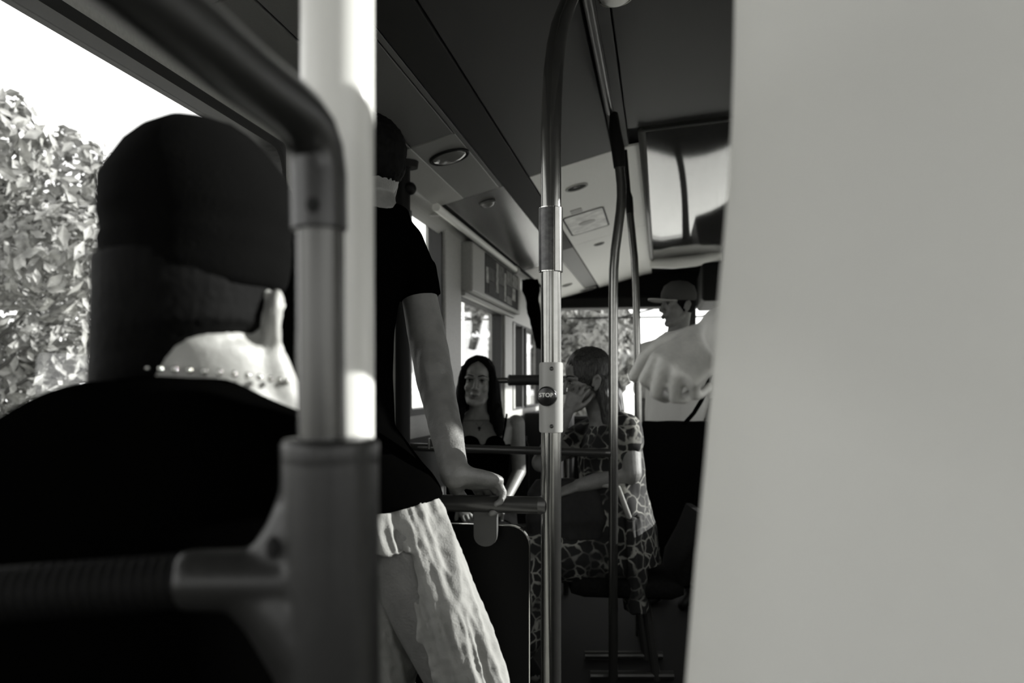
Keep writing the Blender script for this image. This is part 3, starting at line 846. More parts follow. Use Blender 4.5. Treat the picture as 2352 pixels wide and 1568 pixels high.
def head_details(h, parent, brow_mat=None):
    """eyes, brows as children of the body mesh"""
    for s in (-1, 1):
        mb = MB(); h.ell(mb, (s * .031, .0700, .010), (.0122, .0122, .0088), 14, 10)
        e = mb.build('eye', M_sclera, parent, smooth=True)
        mb = MB(); h.ell(mb, (s * .031, .0795, .0105), (.0062, .0035, .0062), 12, 8)
        mb.build('iris', M_eye, e, smooth=True) if OFF.get(e.name) is not None else None
        mb = MB(); h.limb(mb, [(s * .017, .0815, .0155), (s * .031, .0835, .0190), (s * .044, .0755, .0130)], [.0016, .0022, .0016], 8)
        mb.build('eyelash', M_hair, parent, smooth=True)
        mb = MB(); h.limb(mb, [(s * .012, .0905, .033), (s * .034, .0870, .0395), (s * .052, .0665, .033)], [.0024, .0030, .0018], 8)
        mb.build('eyebrow', brow_mat or M_hair, parent, smooth=True)
    mb = MB()
    h.limb(mb, [(-.021, .0885, -.0592), (-.010, .0965, -.0582), (0, .0960, -.0595), (.010, .0965, -.0582), (.021, .0885, -.0592)], [.0012, .0036, .0034, .0036, .0012], 8)
    h.limb(mb, [(-.018, .0880, -.0615), (0, .0955, -.0655), (.018, .0880, -.0615)], [.0014, .0052, .0014], 8)
    mb.build('lips', M_lip, parent, smooth=True)

def add_hand(mb, w, d, n, side, sc=1.0, curl=(35, 40, 25), thumb_out=40, thumb_curl=20, fan=5):
    """w wrist, d direction to the knuckles, n back-of-hand normal, side: +1/-1 picks the thumb side (d x n)"""
    d = Vector(d).normalized(); n = (Vector(n) - d * Vector(n).dot(d)).normalized()
    a = d.cross(n).normalized() * side                        # across, towards the thumb
    w = Vector(w)
    mb.loft([(w, a * .026 * sc, n * .018 * sc), (w + d * .03 * sc, a * .032 * sc, n * .0165 * sc), (w + d * .065 * sc, a * .040 * sc, n * .0145 * sc), (w + d * .092 * sc, a * .041 * sc, n * .012 * sc)], 24, 2.6)
    mb.limb([w + a * .018 * sc + d * .012 * sc - n * .004 * sc, w + a * .034 * sc + d * .045 * sc - n * .008 * sc], [.015 * sc, .013 * sc])
    L = (.074, .083, .077, .060); X = (.031, .0105, -.0105, -.030); Dk = (.090, .095, .091, .082); R0 = (.0092, .0095, .0090, .0078)
    for i in range(4):
        p = w + d * Dk[i] * sc + a * X[i] * sc
        base = p - d * .02 * sc
        q = math.radians(fan * (1.5 - i)) * .6
        dd = (d * math.cos(q) + a * math.sin(q)).normalized()
        pts = [base, p]; rr = [R0[i] * sc, R0[i] * 1.05 * sc]
        ang = 0
        cu = curl[i] if isinstance(curl[0], (list, tuple)) else curl
        for k, fr in enumerate((.46, .30, .24)):
            ang += math.radians(cu[k])
            p = p + (dd * math.cos(ang) - n * math.sin(ang)) * L[i] * fr * sc
            pts.append(p); rr.append(R0[i] * (.94, .86, .74)[k] * sc)
        mb.limb(pts, rr, 12)
    q = math.radians(thumb_out)
    td = (d * math.cos(q) + a * math.sin(q) - n * .25).normalized()
    p = w + d * .028 * sc + a * .028 * sc - n * .004 * sc
    pts = [p]; rr = [.0125 * sc]
    ang = 0
    for k, ln in enumerate((.042, .034, .027)):
        if k: ang += math.radians(thumb_curl)
        dv = (td * math.cos(ang) + (d * .5 - a * .6 - n * .6).normalized() * math.sin(ang)).normalized()
        p = p + dv * ln * sc; pts.append(p); rr.append((.0112, .0098, .0080)[k] * sc)
    mb.limb(pts, rr, 12)

def add_foot(mb, ankle, fwd, sc=1.0, r=.036):
    fwd = Vector(fwd).normalized(); a = Vector(ankle)
    gz = .012
    toe = Vector((a.x, a.y, 0)) + fwd * .17 * sc + UP * .026
    heel = Vector((a.x, a.y, 0)) - fwd * .05 * sc + UP * .036
    mb.limb([a, heel], [r, .032]); mb.limb([a - UP * .03, Vector((a.x, a.y, 0)) + fwd * .09 * sc + UP * .04, toe], [r, .036, .026])

def torso_rings(fr, spec):
    """spec: (u, f offset, half width, half depth[, l offset])"""
    out = []
    for q in spec:
        u, f, hw, hd = q[:4]; l = q[4] if len(q) > 4 else 0
        out.append((fr.p(l, f, u), fr.v(hw, 0, 0), fr.v(0, hd, 0)))
    return out

def wrinkled(mb, name, m, parent, vox=.006, smooth=4, amp=.004, s=(12, 12, 6), seed=0):
    me = remesh(mb, name, vox, smooth)
    if amp: displace(me, folds(amp, *s, seed))
    return place(name, me, m, parent, smooth=True)

# ---------------------------------------------------------------- 1. man in the foreground, seen from behind
D0 = .73
HC = P(464, 752, D0)
nm = thing('person', 'person seated in front seen from behind, black knit cap, black top and bead necklace', 'person', (HC.x, HC.y, .45))
hd = Fr(HC, FWD + RGT * .12, UP + RGT * -.02, .90)
bf = Fr((HC.x, HC.y, 0), FWD, UP, 1.0)                        # body frame, l to the picture's left
mb = MB(); add_head(mb, hd)
mb.loft([(hd.p(0, -.02, -.02), hd.v(.072, 0, 0), hd.v(0, .07, 0)), (bf.p(.0, .0, 1.195), bf.v(.0745, 0, 0), bf.v(0, .066, 0)),
         (bf.p(-.005, -.010, 1.160), bf.v(.078, 0, 0), bf.v(0, .064, 0)), (bf.p(-.015, -.0, 1.125), bf.v(.10, 0, 0), bf.v(0, .05, 0)), (bf.p(.005, -.0, 1.09), bf.v(.115, 0, 0), bf.v(0, .06, 0))], 32)
mb.loft(torso_rings(bf, [(1.10, .0, .112, .06, .01), (.95, .01, .112, .08, .01), (.75, .01, .115, .09, .01), (.5, .0, .16, .11)]), 28)
# neck tendon towards the right ear
mb.limb([hd.p(-.070, -.012, -.035), bf.p(-.088, .015, 1.12)], [.016, .020])
# arms and legs (below and behind what the picture shows)
shR, elR, wrR = P(735, 1062, .745), P(720, 1640, .77), P(720, 1760, .98)
shL, elL, wrL = bf.p(.185, .0, 1.085), bf.p(.235, .03, .84), bf.p(.14, .27, .76)
mb.limb([shR, elR, wrR], [.026, .036, .027]); mb.limb([shL, elL, wrL], [.05, .042, .029])
add_hand(mb, wrR, (.3, .9, -.4), UP, -1); add_hand(mb, wrL, (0, .9, -.4), UP, 1)
for s in (-1, 1):
    mb.limb([bf.p(s * .1, .0, .52), bf.p(s * .13, .42, .52), bf.p(s * .13, .44, .1)], [.08, .062, .042])
    add_foot(mb, bf.p(s * .13, .44, .1), bf.f)
me = remesh(mb, 'body', .0042, 5)
body = place('body', me, M_skin, nm, smooth=True)
# cropped hair below the cap: behind the ear, and low on the left in place of nape shade
me_h = bpy.data.meshes.new('hair')
mb = MB()
mb.loft([(hd.p(0, -.018, .06), hd.v(.0785, 0, 0), hd.v(0, .094, 0)), (hd.p(.001, -.024, .03), hd.v(.0745, 0, 0), hd.v(0, .0915, 0)), (hd.p(.004, -.030, .0), hd.v(.0735, 0, 0), hd.v(0, .080, 0)),
         (hd.p(.020, -.02, -.026), hd.v(.0640, 0, 0), hd.v(0, .0785, 0)), (hd.p(.034, -.02, -.046), hd.v(.050, 0, 0), hd.v(0, .0750, 0)), (hd.p(.046, -.02, -.058), hd.v(.034, 0, 0), hd.v(0, .072, 0))], 40)
me = remesh(mb, 'hair', .0025, 3)
displace(me, lambda c, n: .0005 * noise.noise(c * 260))
place('hair', me, M_hair, nm, smooth=True)
# knit cap with two soft fold ridges
mb = MB(); rs = []
for (py, hw, dl) in ((655, 205, 0), (640, 214, 0), (626, 219, 0), (612, 220, 1), (596, 221, 1), (570, 223, 2), (556, 225, 2), (540, 222, 2), (515, 225, 2), (500, 228, 2), (480, 226, 2), (425, 221, 0), (390, 204, -2), (345, 172, -2), (310, 136, -2), (285, 92, -2), (272, 46, -2), (268, 10, -2)):
    k = D0 / 2000
    c = P(466 + dl, py + 14, D0) ; c = c - FWD * .010
    rs.append((c, RGT * hw * k * .90, FWD * hw * k * 1.12))
mb.loft(rs, 48)
cap = mb.build('knit_cap', M_knit, nm, smooth=True)
displace(cap.data, folds(.002, 26, 26, 60, 3))
# black T-shirt
k = D0 / 2000
mb = MB(); rs = []
for (py, xl, xr, dp) in ((866, 290, 600, .074), (877, 246, 610, .084), (892, 170, 620, .094), (918, 110, 640, .098), (945, 60, 690, .102), (985, 0, 770, .110), (1040, -40, 810, .116), (1120, -70, 830, .12), (1300, -60, 825, .125), (1700, -30, 820, .13), (2100, -20, 830, .135), (2700, -30, 850, .14)):
    c = P((xl + xr) / 2, py, D0 - .008); rs.append((c, RGT * (xr - xl) / 2 * k, FWD * dp))
mb.loft(rs, 48, 2.2)
for sh, el, s in ((shR, elR, -1), (shL, elL, 1)):
    if s < 0: mb.limb([P(690, 1040, .745), P(735, 1066, .745), P(735, 1250, .755)], [.036, .035, .037], 24)
    else: mb.limb([bf.p(.12, -.01, 1.10), sh + UP * .006, sh + (el - sh) * .34], [.052, .056, .060], 24)
tee_o = wrinkled(mb, 'shirt', M_tee, nm, .006, 6, .003, (14, 14, 9), 1)
mb = MB()
for s in (-1, 1): mb.limb([bf.p(s * .1, -.02, .52), bf.p(s * .13, .43, .53), bf.p(s * .13, .45, .14)], [.095, .075, .06], 20)
wrinkled(mb, 'trousers', M_trouser, nm, .008)
for s in (-1, 1):
    mb = MB(); add_foot(mb, bf.p(s * .13, .44, .1), bf.f, 1.08, .043)
    wrinkled(mb, 'shoe', M_black, nm, .006, 3, 0)
mb = MB()
for i in range(46):
    q = 2 * math.pi * i / 46
    c = bf.p(-.002 + .0785 * math.cos(q), -.006 + .0720 * math.sin(q), 1.2045 - .008 * math.sin(q) + .004 * math.cos(q))
    mb.ell(c, (.0024, .0024, .0028), n=8, m=6)
neck = mb.build('necklace', M_chrome, nm, smooth=True)
seat(HC.x + .02, HC.y + .05, TH * 0, 'dark seat carrying the person with the black knit cap', base=.42)

# ---------------------------------------------------------------- 2. standing man leaning with one arm on the rail
def rq(py, xl, xr, dp, D, tilt=0):
    k = D / 2000
    return (P((xl + xr) / 2, py, D), RGT * (xr - xl) / 2 * k + UP * tilt * k, FWD * dp)
hipc = P(850, 885, 1.42)
sm = thing('person', 'person standing in a black T-shirt and crumpled light trousers, bare arm on cross rail', 'person', (hipc.x, hipc.y, 0))
h2 = Fr(P(818, 428, 1.74), -RGT * .80 + FWD * .60 - UP * .12, UP, .98)
mb = MB(); add_head(mb, h2)
mb.loft([(h2.p(0, -.02, -.03), h2.v(.056, 0, 0), h2.v(0, .064, 0)), (h2.p(0, -.030, -.07), h2.v(.056, 0, 0), h2.v(0, .064, 0)), rq(500, 780, 890, .06, 1.74), rq(540, 740, 920, .06, 1.73)], 28)
mb.loft([rq(530, 680, 900, .06, 1.73), rq(640, 650, 890, .075, 1.70), rq(980, 640, 875, .085, 1.54), rq(1100, 650, 930, .085, 1.46), rq(1200, 660, 960, .085, 1.43), rq(1300, 680, 960, .08, 1.42)], 28)
arm = [(922, 560, 1.74, .038), (961, 660, 1.73, .0345), (974, 740, 1.71, .0370), (988, 810, 1.68, .0365), (999, 870, 1.65, .0360), (1014, 940, 1.60, .0315), (1026, 1000, 1.55, .0285), (1040, 1065, 1.50, .0255), (1043, 1088, 1.485, .0252)]
mb.limb([P(a, b, c) for a, b, c, r in arm], [r for a, b, c, r in arm], 24)
# muscle and tendon ridges of the forearm
mb.limb([P(976, 770, 1.68), P(992, 850, 1.635), P(1014, 950, 1.585)], [.020, .026, .012])
mb.limb([P(1030, 905, 1.62), P(1050, 985, 1.555), P(1059, 1050, 1.50)], [.012, .011, .009])
wr = P(1043, 1088, 1.485)
dv = FWD * .70 + RGT * .64 - UP * .26
add_hand(mb, wr - dv.normalized() * .004, dv, UP * .9 + FWD * .3, -1, .98, ((42, 62, 40), (44, 64, 40), (46, 64, 40), (48, 64, 40)), 30, 30, 3)
lsh, lel, lwr = P(672, 570, 1.76), P(640, 800, 1.80), P(660, 1080, 1.72)
mb.limb([lsh, lel, lwr], [.048, .040, .028]); add_hand(mb, lwr, (-.02, .1, -1), -RGT, 1, 1, (20, 20, 15))
LEGS = [[(905, 1240, 1.41), (1110, 1680, 1.40), (1150, 2480, 1.42)], [(790, 1240, 1.45), (880, 1720, 1.50), (860, 2440, 1.56)]]
LR = []
for leg in LEGS:
    q = [P(*c) for c in leg]; q[2].z = .09; LR.append(q)
    mb.limb(q, [.07, .045, .036]); add_foot(mb, q[2], -RGT * .6 + FWD * .8)
me = remesh(mb, 'body', .0034, 5)
displace(me, lambda c, n: .0013 * noise.noise(Vector((c.x * 60, c.y * 60, c.z * 12))) if 1.02 < c.z < 1.5 else 0)
body = place('body', me, M_skin_dark, sm, smooth=True)
head_details(h2, sm)
mb = MB(); h2.ell(mb, (0, -.028, .058), (.0785, .096, .084)); h2.ell(mb, (0, -.052, .028), (.066, .068, .052))
wrinkled(mb, 'hair', M_hair, sm, .0035, 2, .002, (120, 120, 120), 3)
mb = MB()
mb.loft([rq(472, 775, 922, .058, 1.74), rq(482, 735, 938, .075, 1.74), rq(510, 690, 946, .095, 1.735), rq(560, 664, 950, .105, 1.725), rq(640, 655, 936, .11, 1.70), rq(700, 645, 915, .11, 1.67), rq(760, 640, 906, .11, 1.64), rq(880, 635, 902, .11, 1.585), rq(980, 632, 906, .112, 1.535), rq(1020, 632, 938, .115, 1.51), rq(1060, 634, 968, .118, 1.49), rq(1100, 636, 992, .12, 1.47, 12), rq(1140, 640, 1010, .122, 1.455, 22), rq(1168, 642, 1017, .122, 1.45, 30), rq(1172, 650, 1010, .118, 1.45, 30)], 44)
mb.limb([P(890, 520, 1.74), P(926, 560, 1.735), P(959, 640, 1.725)], [.042, .043, .0405], 24)
mb.tube([P(953, 610, 1.728), P(966, 684, 1.72)], [.0415, .0405], 24)
mb.limb([P(700, 540, 1.75), lsh, lsh + (lel - lsh) * .5], [.05, .056, .054], 20)
wrinkled(mb, 'shirt', M_tee, sm, .0045, 4, .002, (12, 12, 8), 4)
mb = MB()
mb.loft([rq(1130, 660, 985, .105, 1.45, 20), rq(1190, 655, 1022, .112, 1.44), rq(1250, 660, 1040, .11, 1.43)], 32)
R0 = [P(945, 1220, 1.42), P(972, 1300, 1.41), P(1010, 1400, 1.40), P(1052, 1490, 1.40), LR[0][1], LR[0][2] + UP * .03]
mb.limb(R0, [.066, .0690, .0670, .0610, .062, .060], 24)
mb.limb([P(835, 1240, 1.43), P(862, 1400, 1.44), P(893, 1540, 1.45), LR[1][1], LR[1][2] + UP * .03], [.066, .064, .052, .060, .060], 24)
me = remesh(mb, 'trousers', .0035, 4)
def crumple(c, n):
    d = (c - P(860, 1200, 1.4))
    u, v = d.dot(RGT), -d.z
    a = u * 34 - v * 11                                    # folds running down and to the right from the hip
    r_ = 1 - 2.4 * abs(noise.noise(Vector((a, d.dot(FWD) * 9, v * 4.5))))
    r2 = 1 - 2.4 * abs(noise.noise(Vector((a * 2.3 + 5, d.dot(FWD) * 22, v * 13))))
    return .0075 * max(-.8, r_) + .0036 * max(-.8, r2) - .005 + .002 * noise.noise(c * 70)
displace(me, crumple)
place('trousers', me, M_linen, sm, smooth=True)
for q in LR:
    mb = MB(); add_foot(mb, q[2], -RGT * .6 + FWD * .8, 1.12, .044)
    wrinkled(mb, 'shoe', M_black, sm, .006, 3, 0)

# ---------------------------------------------------------------- 3. passenger in a pale T-shirt filling the right edge
rc = P(2545, 885, .50)
rp = thing('person', 'person standing very close at the right, back in a pale T-shirt, one hand held forward', 'person', (rc.x, rc.y, 0))
rf = Fr((rc.x, rc.y, 0), FWD, UP, 1.0)
mb = MB()
h3 = Fr(rf.p(0, .05, 1.78), FWD, UP, 1.0); add_head(mb, h3)
mb.loft([(h3.p(0, -.02, -.03), h3.v(.055, 0, 0), h3.v(0, .06, 0)), (rf.p(0, .0, 1.64), rf.v(.062, 0, 0), rf.v(0, .06, 0)), (rf.p(0, 0, 1.57), rf.v(.12, 0, 0), rf.v(0, .08, 0))], 28)
mb.loft(torso_rings(rf, [(1.57, 0, .13, .06), (1.4, 0, .15, .08), (1.1, 0, .15, .08), (.95, 0, .17, .11), (.85, 0, .17, .11)]), 28)
el3, wr3 = P(1830, 800, .80), P(1664, 757, 1.06)
sh3 = rf.p(.125, .03, 1.50)
mb.limb([sh3, el3, P(1755, 778, .92), wr3], [.052, .043, .041, .031], 20)
add_hand(mb, wr3 - (wr3 - el3).normalized() * .005, -RGT * .60 - UP * .44 - FWD * .18, UP * .42 - RGT * .40 - FWD * .70, 1, .95,
         ((50, 62, 38), (60, 62, 38), (70, 62, 38), (80, 60, 38)), 40, 25, 11)
shB, elB, wrB = rf.p(-.195, 0, 1.48), rf.p(-.25, -.02, 1.12), rf.p(-.24, .12, .90)
mb.limb([shB, elB, wrB], [.052, .043, .03]); add_hand(mb, wrB, (0, .3, -1), RGT, -1, 1, (20, 20, 15))
for s in (-1, 1):
    mb.limb([rf.p(s * .09, 0, .86), rf.p(s * .1, .02, .48), rf.p(s * .1, -.01, .1)], [.085, .06, .042]); add_foot(mb, rf.p(s * .1, -.01, .1), rf.f)
me = remesh(mb, 'body', .0034, 4)
place('body', me, M_skin, rp, smooth=True)
head_details(h3, rp)
mb = MB(); h3.ell(mb, (0, -.02, .05), (.083, .1, .093)); h3.ell(mb, (0, -.05, -.01), (.07, .055, .06)); wrinkled(mb, 'hair', M_hair, rp, .005, 2, .003, (60, 60, 60), 5)
mb = MB()
# left outline of the jersey, measured at the height each row has in the picture
rows = []
for z, lat in ((1.62, .135), (1.56, .134), (1.46, .1335), (1.40, .1325), (1.34, .130), (1.29, .1255), (1.24, .1205), (1.18, .1155), (1.13, .1115), (1.08, .1075), (1.00, .101), (.90, .10), (.80, .10)):
    hw = (rc - CAM).dot(RGT) - lat
    hwd = .135 if z < 1.5 else (.12 if z < 1.6 else .09)
    hw = min(hw, .25)
    cx = lat + hw
    if z > 1.6: hw = .10; cx = .345
    elif z > 1.5: hw = .19; cx = .335
    rows.append((CAM + FWD * .50 + RGT * cx + UP * (z - 1.2), RGT * hw, FWD * hwd))
mb.loft(rows, 56, 2.3)
mb.limb([rf.p(.13, .03, 1.51), sh3 + RGT * .02 + FWD * .03, sh3 + (el3 - sh3) * .55], [.05, .055, .055], 20)
mb.limb([rf.p(-.15, .0, 1.49), shB, shB + (elB - shB) * .7], [.06, .066, .066], 20)
wrinkled(mb, 'shirt', M_shirt, rp, .007, 8, .0025, (7, 7, 3), 6)
mb = MB(); mb.loft(torso_rings(rf, [(.95, 0, .18, .12), (.82, 0, .19, .125), (.78, 0, .18, .12)]), 28)
for s in (-1, 1): mb.limb([rf.p(s * .09, 0, .85), rf.p(s * .1, .02, .48), rf.p(s * .1, -.01, .12)], [.10, .08, .065], 20)
wrinkled(mb, 'trousers', M_trouser, rp, .008)
for s in (-1, 1):
    mb = MB(); add_foot(mb, rf.p(s * .1, -.01, .1), rf.f, 1.1, .045)
    wrinkled(mb, 'shoe', M_black, rp, .006, 3, 0)

# ---------------------------------------------------------------- 4. seated girl facing the camera
DG = 4.2; kg = DG / 2000
gc = P(1112, 885, DG + .10)
gl = thing('person', 'young person with long dark hair in a black strap top, seated facing us', 'person', (gc.x, gc.y, .45))
h4 = Fr(P(1098, 880, DG + .03), -FWD + RGT * -.10, UP + RGT * .07, .985)
gf = Fr((gc.x, gc.y, 0), -FWD - RGT * .05, UP, 1.0)           # l points to the picture's right
mb = MB(); add_head(mb, h4, True)
mb.loft([(h4.p(0, -.02, -.03), h4.v(.048, 0, 0), h4.v(0, .052, 0)), (gf.p(-.02, .035, 1.085), gf.v(.050, 0, 0), gf.v(0, .050, 0)), (gf.p(-.012, .02, 1.055), gf.v(.085, 0, 0), gf.v(0, .06, 0)), (gf.p(-.005, .01, 1.03), gf.v(.14, 0, 0), gf.v(0, .068, 0))], 28)
mb.loft(torso_rings(gf, [(1.035, .0, .135, .062), (1.00, .005, .155, .075), (.93, .015, .135, .09), (.86, .02, .125, .095), (.74, .0, .11, .085), (.6, 0, .15, .1), (.47, 0, .16, .11)]), 28)
for s in (-1, 1):
    mb.limb([gf.p(0, .055, 1.022), gf.p(s * .07, .050, 1.030), gf.p(s * .14, .02, 1.032)], [.008, .008, .009])     # collarbones
    sh, el, wr_ = gf.p(s * .157, .0, 1.012), gf.p(s * .172, -.0, .775), gf.p(s * .095, .215, .625)
    mb.limb([sh, el, wr_], [.044, .034, .024], 18)
    add_hand(mb, wr_, gf.v(-s * .5, .75, -.3), gf.v(s * .1, .2, 1), -s, .92, (28, 30, 20), 35, 15)
    mb.limb([gf.p(s * .08, .02, .49), gf.p(s * .10, .42, .50), gf.p(s * .1, .44, .1)], [.075, .055, .038]); add_foot(mb, gf.p(s * .1, .44, .1), gf.f)
me = remesh(mb, 'body', .0030, 4)
place('body', me, M_skin_girl, gl, smooth=True)
head_details(h4, gl)
# long hair parted in the middle
mb = MB()
h4.ell(mb, (0, -.030, .048), (.081, .092, .090))
h4.ell(mb, (0, -.050, .0), (.084, .070, .10))
for s in (-1, 1):
    h4.limb(mb, [(s * .006, .040, .122), (s * .040, .050, .105), (s * .064, .044, .070)], [.016, .017, .016])
    h4.limb(mb, [(s * .064, .040, .07), (s * .075, .020, .02), (s * .079, .005, -.06), (s * .086, .0, -.13)], [.019, .022, .026, .03])
    h4.limb(mb, [(s * .08, -.03, .0), (s * .088, -.03, -.10), (s * .10, -.02, -.17)], [.025, .034, .036])
h4.limb(mb, [(.095, .0, -.12), (.112, .012, -.18), (.125, .03, -.235)], [.035, .033, .018])
h4.limb(mb, [(-.085, .0, -.12), (-.092, .02, -.19), (-.094, .035, -.26)], [.034, .032, .018])
h4.limb(mb, [(0, -.07, .0), (0, -.075, -.12), (0, -.07, -.22)], [.06, .065, .06])
me = remesh(mb, 'hair', .004, 3)
displace(me, lambda c, n: .0035 * noise.noise(Vector((c.x * 110, c.y * 110, c.z * 7))) + .0015 * noise.noise(Vector((c.x * 260, c.y * 260, c.z * 10))))
place('hair', me, M_hair, gl, smooth=True)
mb = MB(); mb.loft(torso_rings(gf, [(.915, .018, .136, .096), (.86, .022, .130, .101), (.74, .0, .116, .091), (.62, 0, .152, .105)]), 32)
for s in (-1, 1):
    mb.ell(gf.p(s * .06, .095, .905), (.055, .035, .055))
wrinkled(mb, 'strap_top', M_tee, gl, .005, 4, .002, (20, 20, 14), 8)
for s in (-1, 1):
    MB().limb([gf.p(s * .095, .098, .93), gf.p(s * .108, .070, 1.0), gf.p(s * .113, .03, 1.058), gf.p(s * .11, -.03, 1.05), gf.p(s * .09, -.08, .95)], [.005] * 5, 10).build('strap', M_tee, gl, smooth=True)
mb = MB()
for s in (-1, 1): mb.limb([gf.p(s * .08, .02, .50), gf.p(s * .10, .42, .51), gf.p(s * .1, .44, .12)], [.09, .068, .055], 20)
mb.loft(torso_rings(gf, [(.64, 0, .155, .11), (.47, 0, .17, .12)]), 28)
wrinkled(mb, 'trousers', M_trouser, gl, .007)
for s in (-1, 1):
    mb = MB(); add_foot(mb, gf.p(s * .1, .44, .1), gf.f, 1.02, .042)
    wrinkled(mb, 'shoe', M_black, gl, .006, 3, 0)
mb = MB()
pc = P(1101, 984, DG - .055)
for s in (-1, 1): mb.limb([pc, gf.p(-.012 + s * .035, .068, 1.045), gf.p(-.015 + s * .055, .03, 1.09)], [.0009] * 3, 6)
nk = mb.build('necklace', M_steel_dark, gl, smooth=True)
MB().box(pc, (.006, .006, .020)).box(pc + UP * .002, (.016, .006, .006)).build('pendant', M_black, nk)
seat(gc.x, gc.y + .05, math.pi + TH, 'dark seat under the young person with long dark hair', base=.40)

# ---------------------------------------------------------------- 5. woman in the leopard dress, in profile
DW = 3.62; kw = DW / 2000
wc = P(1408, 885, DW + .05)
wm = thing('person', 'person with fair pulled-back hair in a leopard print dress, hand on mouth', 'person', (wc.x, wc.y, .45))
fw_ = (-RGT * 1.0 - FWD * .12)
h5 = Fr(P(1348, 880, DW), -RGT * 1.0 - FWD * .22, UP + RGT * .10, 1.0)
h5 = Fr(P(1347, 878, DW), -RGT - FWD * .25 - UP * .16, UP, 1.0)
wfm = Fr((wc.x, wc.y, 0), fw_, UP, 1.0)                        # l points towards the camera
mb = MB(); add_head(mb, h5, True)
ns = P(1392, 966, DW + .03)
mb.loft([(h5.p(0, -.03, -.03), h5.v(.05, 0, 0), h5.v(0, .055, 0)), (P(1378, 940, DW + .02), h5.v(.056, 0, 0), h5.v(0, .058, 0)), (P(1395, 968, DW + .03), wfm.v(.10, 0, 0), wfm.v(0, .075, 0)), (P(1402, 985, DW + .03), wfm.v(.15, 0, 0), wfm.v(0, .085, 0))], 28)
mb.loft(torso_rings(wfm, [(1.035, .01, .15, .085), (.98, .005, .17, .11), (.88, .01, .16, .13), (.75, .0, .15, .13), (.6, -.02, .18, .15), (.46, -.03, .19, .16)]), 28)
# near (left) arm: shoulder, elbow back low, forearm into the lap
shn, eln, wrn = P(1438, 985, DW - .05), P(1446, 1085, DW - .08), P(1330, 1115, DW - .09)
mb.limb([shn, eln], [.056, .050], 20); mb.limb([eln, wrn], [.046, .028], 20)
add_hand(mb, wrn, wrn - eln, UP * .8 - FWD * .4, 1, .92, (30, 35, 20))
# far (right) arm: elbow low in front, forearm up to the mouth
shf, elf, wrf = P(1330, 1005, DW + .14), P(1243, 1062, DW - .02), P(1304, 944, DW - .075)
mb.limb([shf, elf, wrf], [.050, .040, .026], 20)
add_hand(mb, wrf, (P(1322, 908, DW - .085) - wrf), (-RGT * .3 - FWD * .95), 1, .86, ((24, 34, 22), (28, 38, 22), (34, 42, 25), (42, 46, 25)), 35, 20, 10)
for s in (-1, 1):
    mb.limb([wfm.p(s * .09, 0, .48), wfm.p(s * .11, .40, .49), wfm.p(s * .11, .40, .1)], [.09, .065, .042]); add_foot(mb, wfm.p(s * .11, .40, .1), wfm.f)
me = remesh(mb, 'body', .0032, 4)
place('body', me, M_skin_dark, wm, smooth=True)
head_details(h5, wm)
mb = MB()
h5.ell(mb, (0, -.022, .050), (.084, .101, .098)); h5.ell(mb, (0, -.060, .0), (.078, .066, .080))
for s in (-1, 1):
    h5.limb(mb, [(s * .030, .042, .100), (s * .058, .008, .065), (s * .066, -.05, .0)], [.014, .018, .020])
h5.limb(mb, [(0, -.080, .02), (.01, -.095, -.06), (.02, -.094, -.13), (.03, -.085, -.20)], [.054, .050, .044, .026])
h5.limb(mb, [(.055, -.045, -.01), (.068, -.045, -.09), (.076, -.035, -.18)], [.030, .030, .018])
me = remesh(mb, 'hair', .0035, 5)
displace(me, lambda c, n: .003 * noise.noise(Vector((c.x * 50, c.y * 110, c.z * 22))) + .0012 * noise.noise(Vector((c.x * 120, c.y * 260, c.z * 30))))
place('hair', me, M_hair_fair, wm, smooth=True)
mb = MB()
mb.loft([(P(1400, 972, DW + .03), wfm.v(.145, 0, 0), wfm.v(0, .078, 0))] + torso_rings(wfm, [(1.00, .005, .182, .112), (.90, .01, .168, .138), (.76, .0, .158, .14), (.6, -.02, .195, .16), (.46, -.03, .2, .17)]), 32)
mb.limb([P(1425, 975, DW - .03), shn, shn + (eln - shn) * .30], [.055, .066, .068], 20)
mb.limb([P(1365, 985, DW + .1), shf, shf + (elf - shf) * .30], [.055, .060, .060], 20)
for s in (-1, 1):
    mb.limb([wfm.p(s * .09, 0, .49), wfm.p(s * .11, .38, .51), wfm.p(s * .115, .43, .20)], [.11, .095, .11], 20)
mb.limb([wfm.p(0, .38, .48), wfm.p(0, .43, .20)], [.10, .12], 20)
wrinkled(mb, 'dress', M_leopard, wm, .006, 5, .006, (14, 14, 7), 9)
# skirt hem hanging to the right in light folds
mb = MB(); mb.loft([(P(1448, 1180, DW - .06), RGT * .045, FWD * .10), (P(1452, 1260, DW - .06), RGT * .05, FWD * .12), (P(1455, 1330, DW - .06), RGT * .055, FWD * .12), (P(1462, 1395, DW - .06), RGT * .05, FWD * .12)], 28)
wrinkled(mb, 'skirt_hem', M_leopard, wm, .005, 3, .010, (30, 30, 6), 11)
for s in (-1, 1):
    mb = MB(); add_foot(mb, wfm.p(s * .11, .40, .1), wfm.f, 1.02, .042)
    wrinkled(mb, 'shoe', M_black, wm, .006, 3, 0)
seat(wc.x + .06, wc.y + .02, math.pi / 2 + TH, 'dark seat under the person in the leopard print dress', base=.38, back_h=.30)
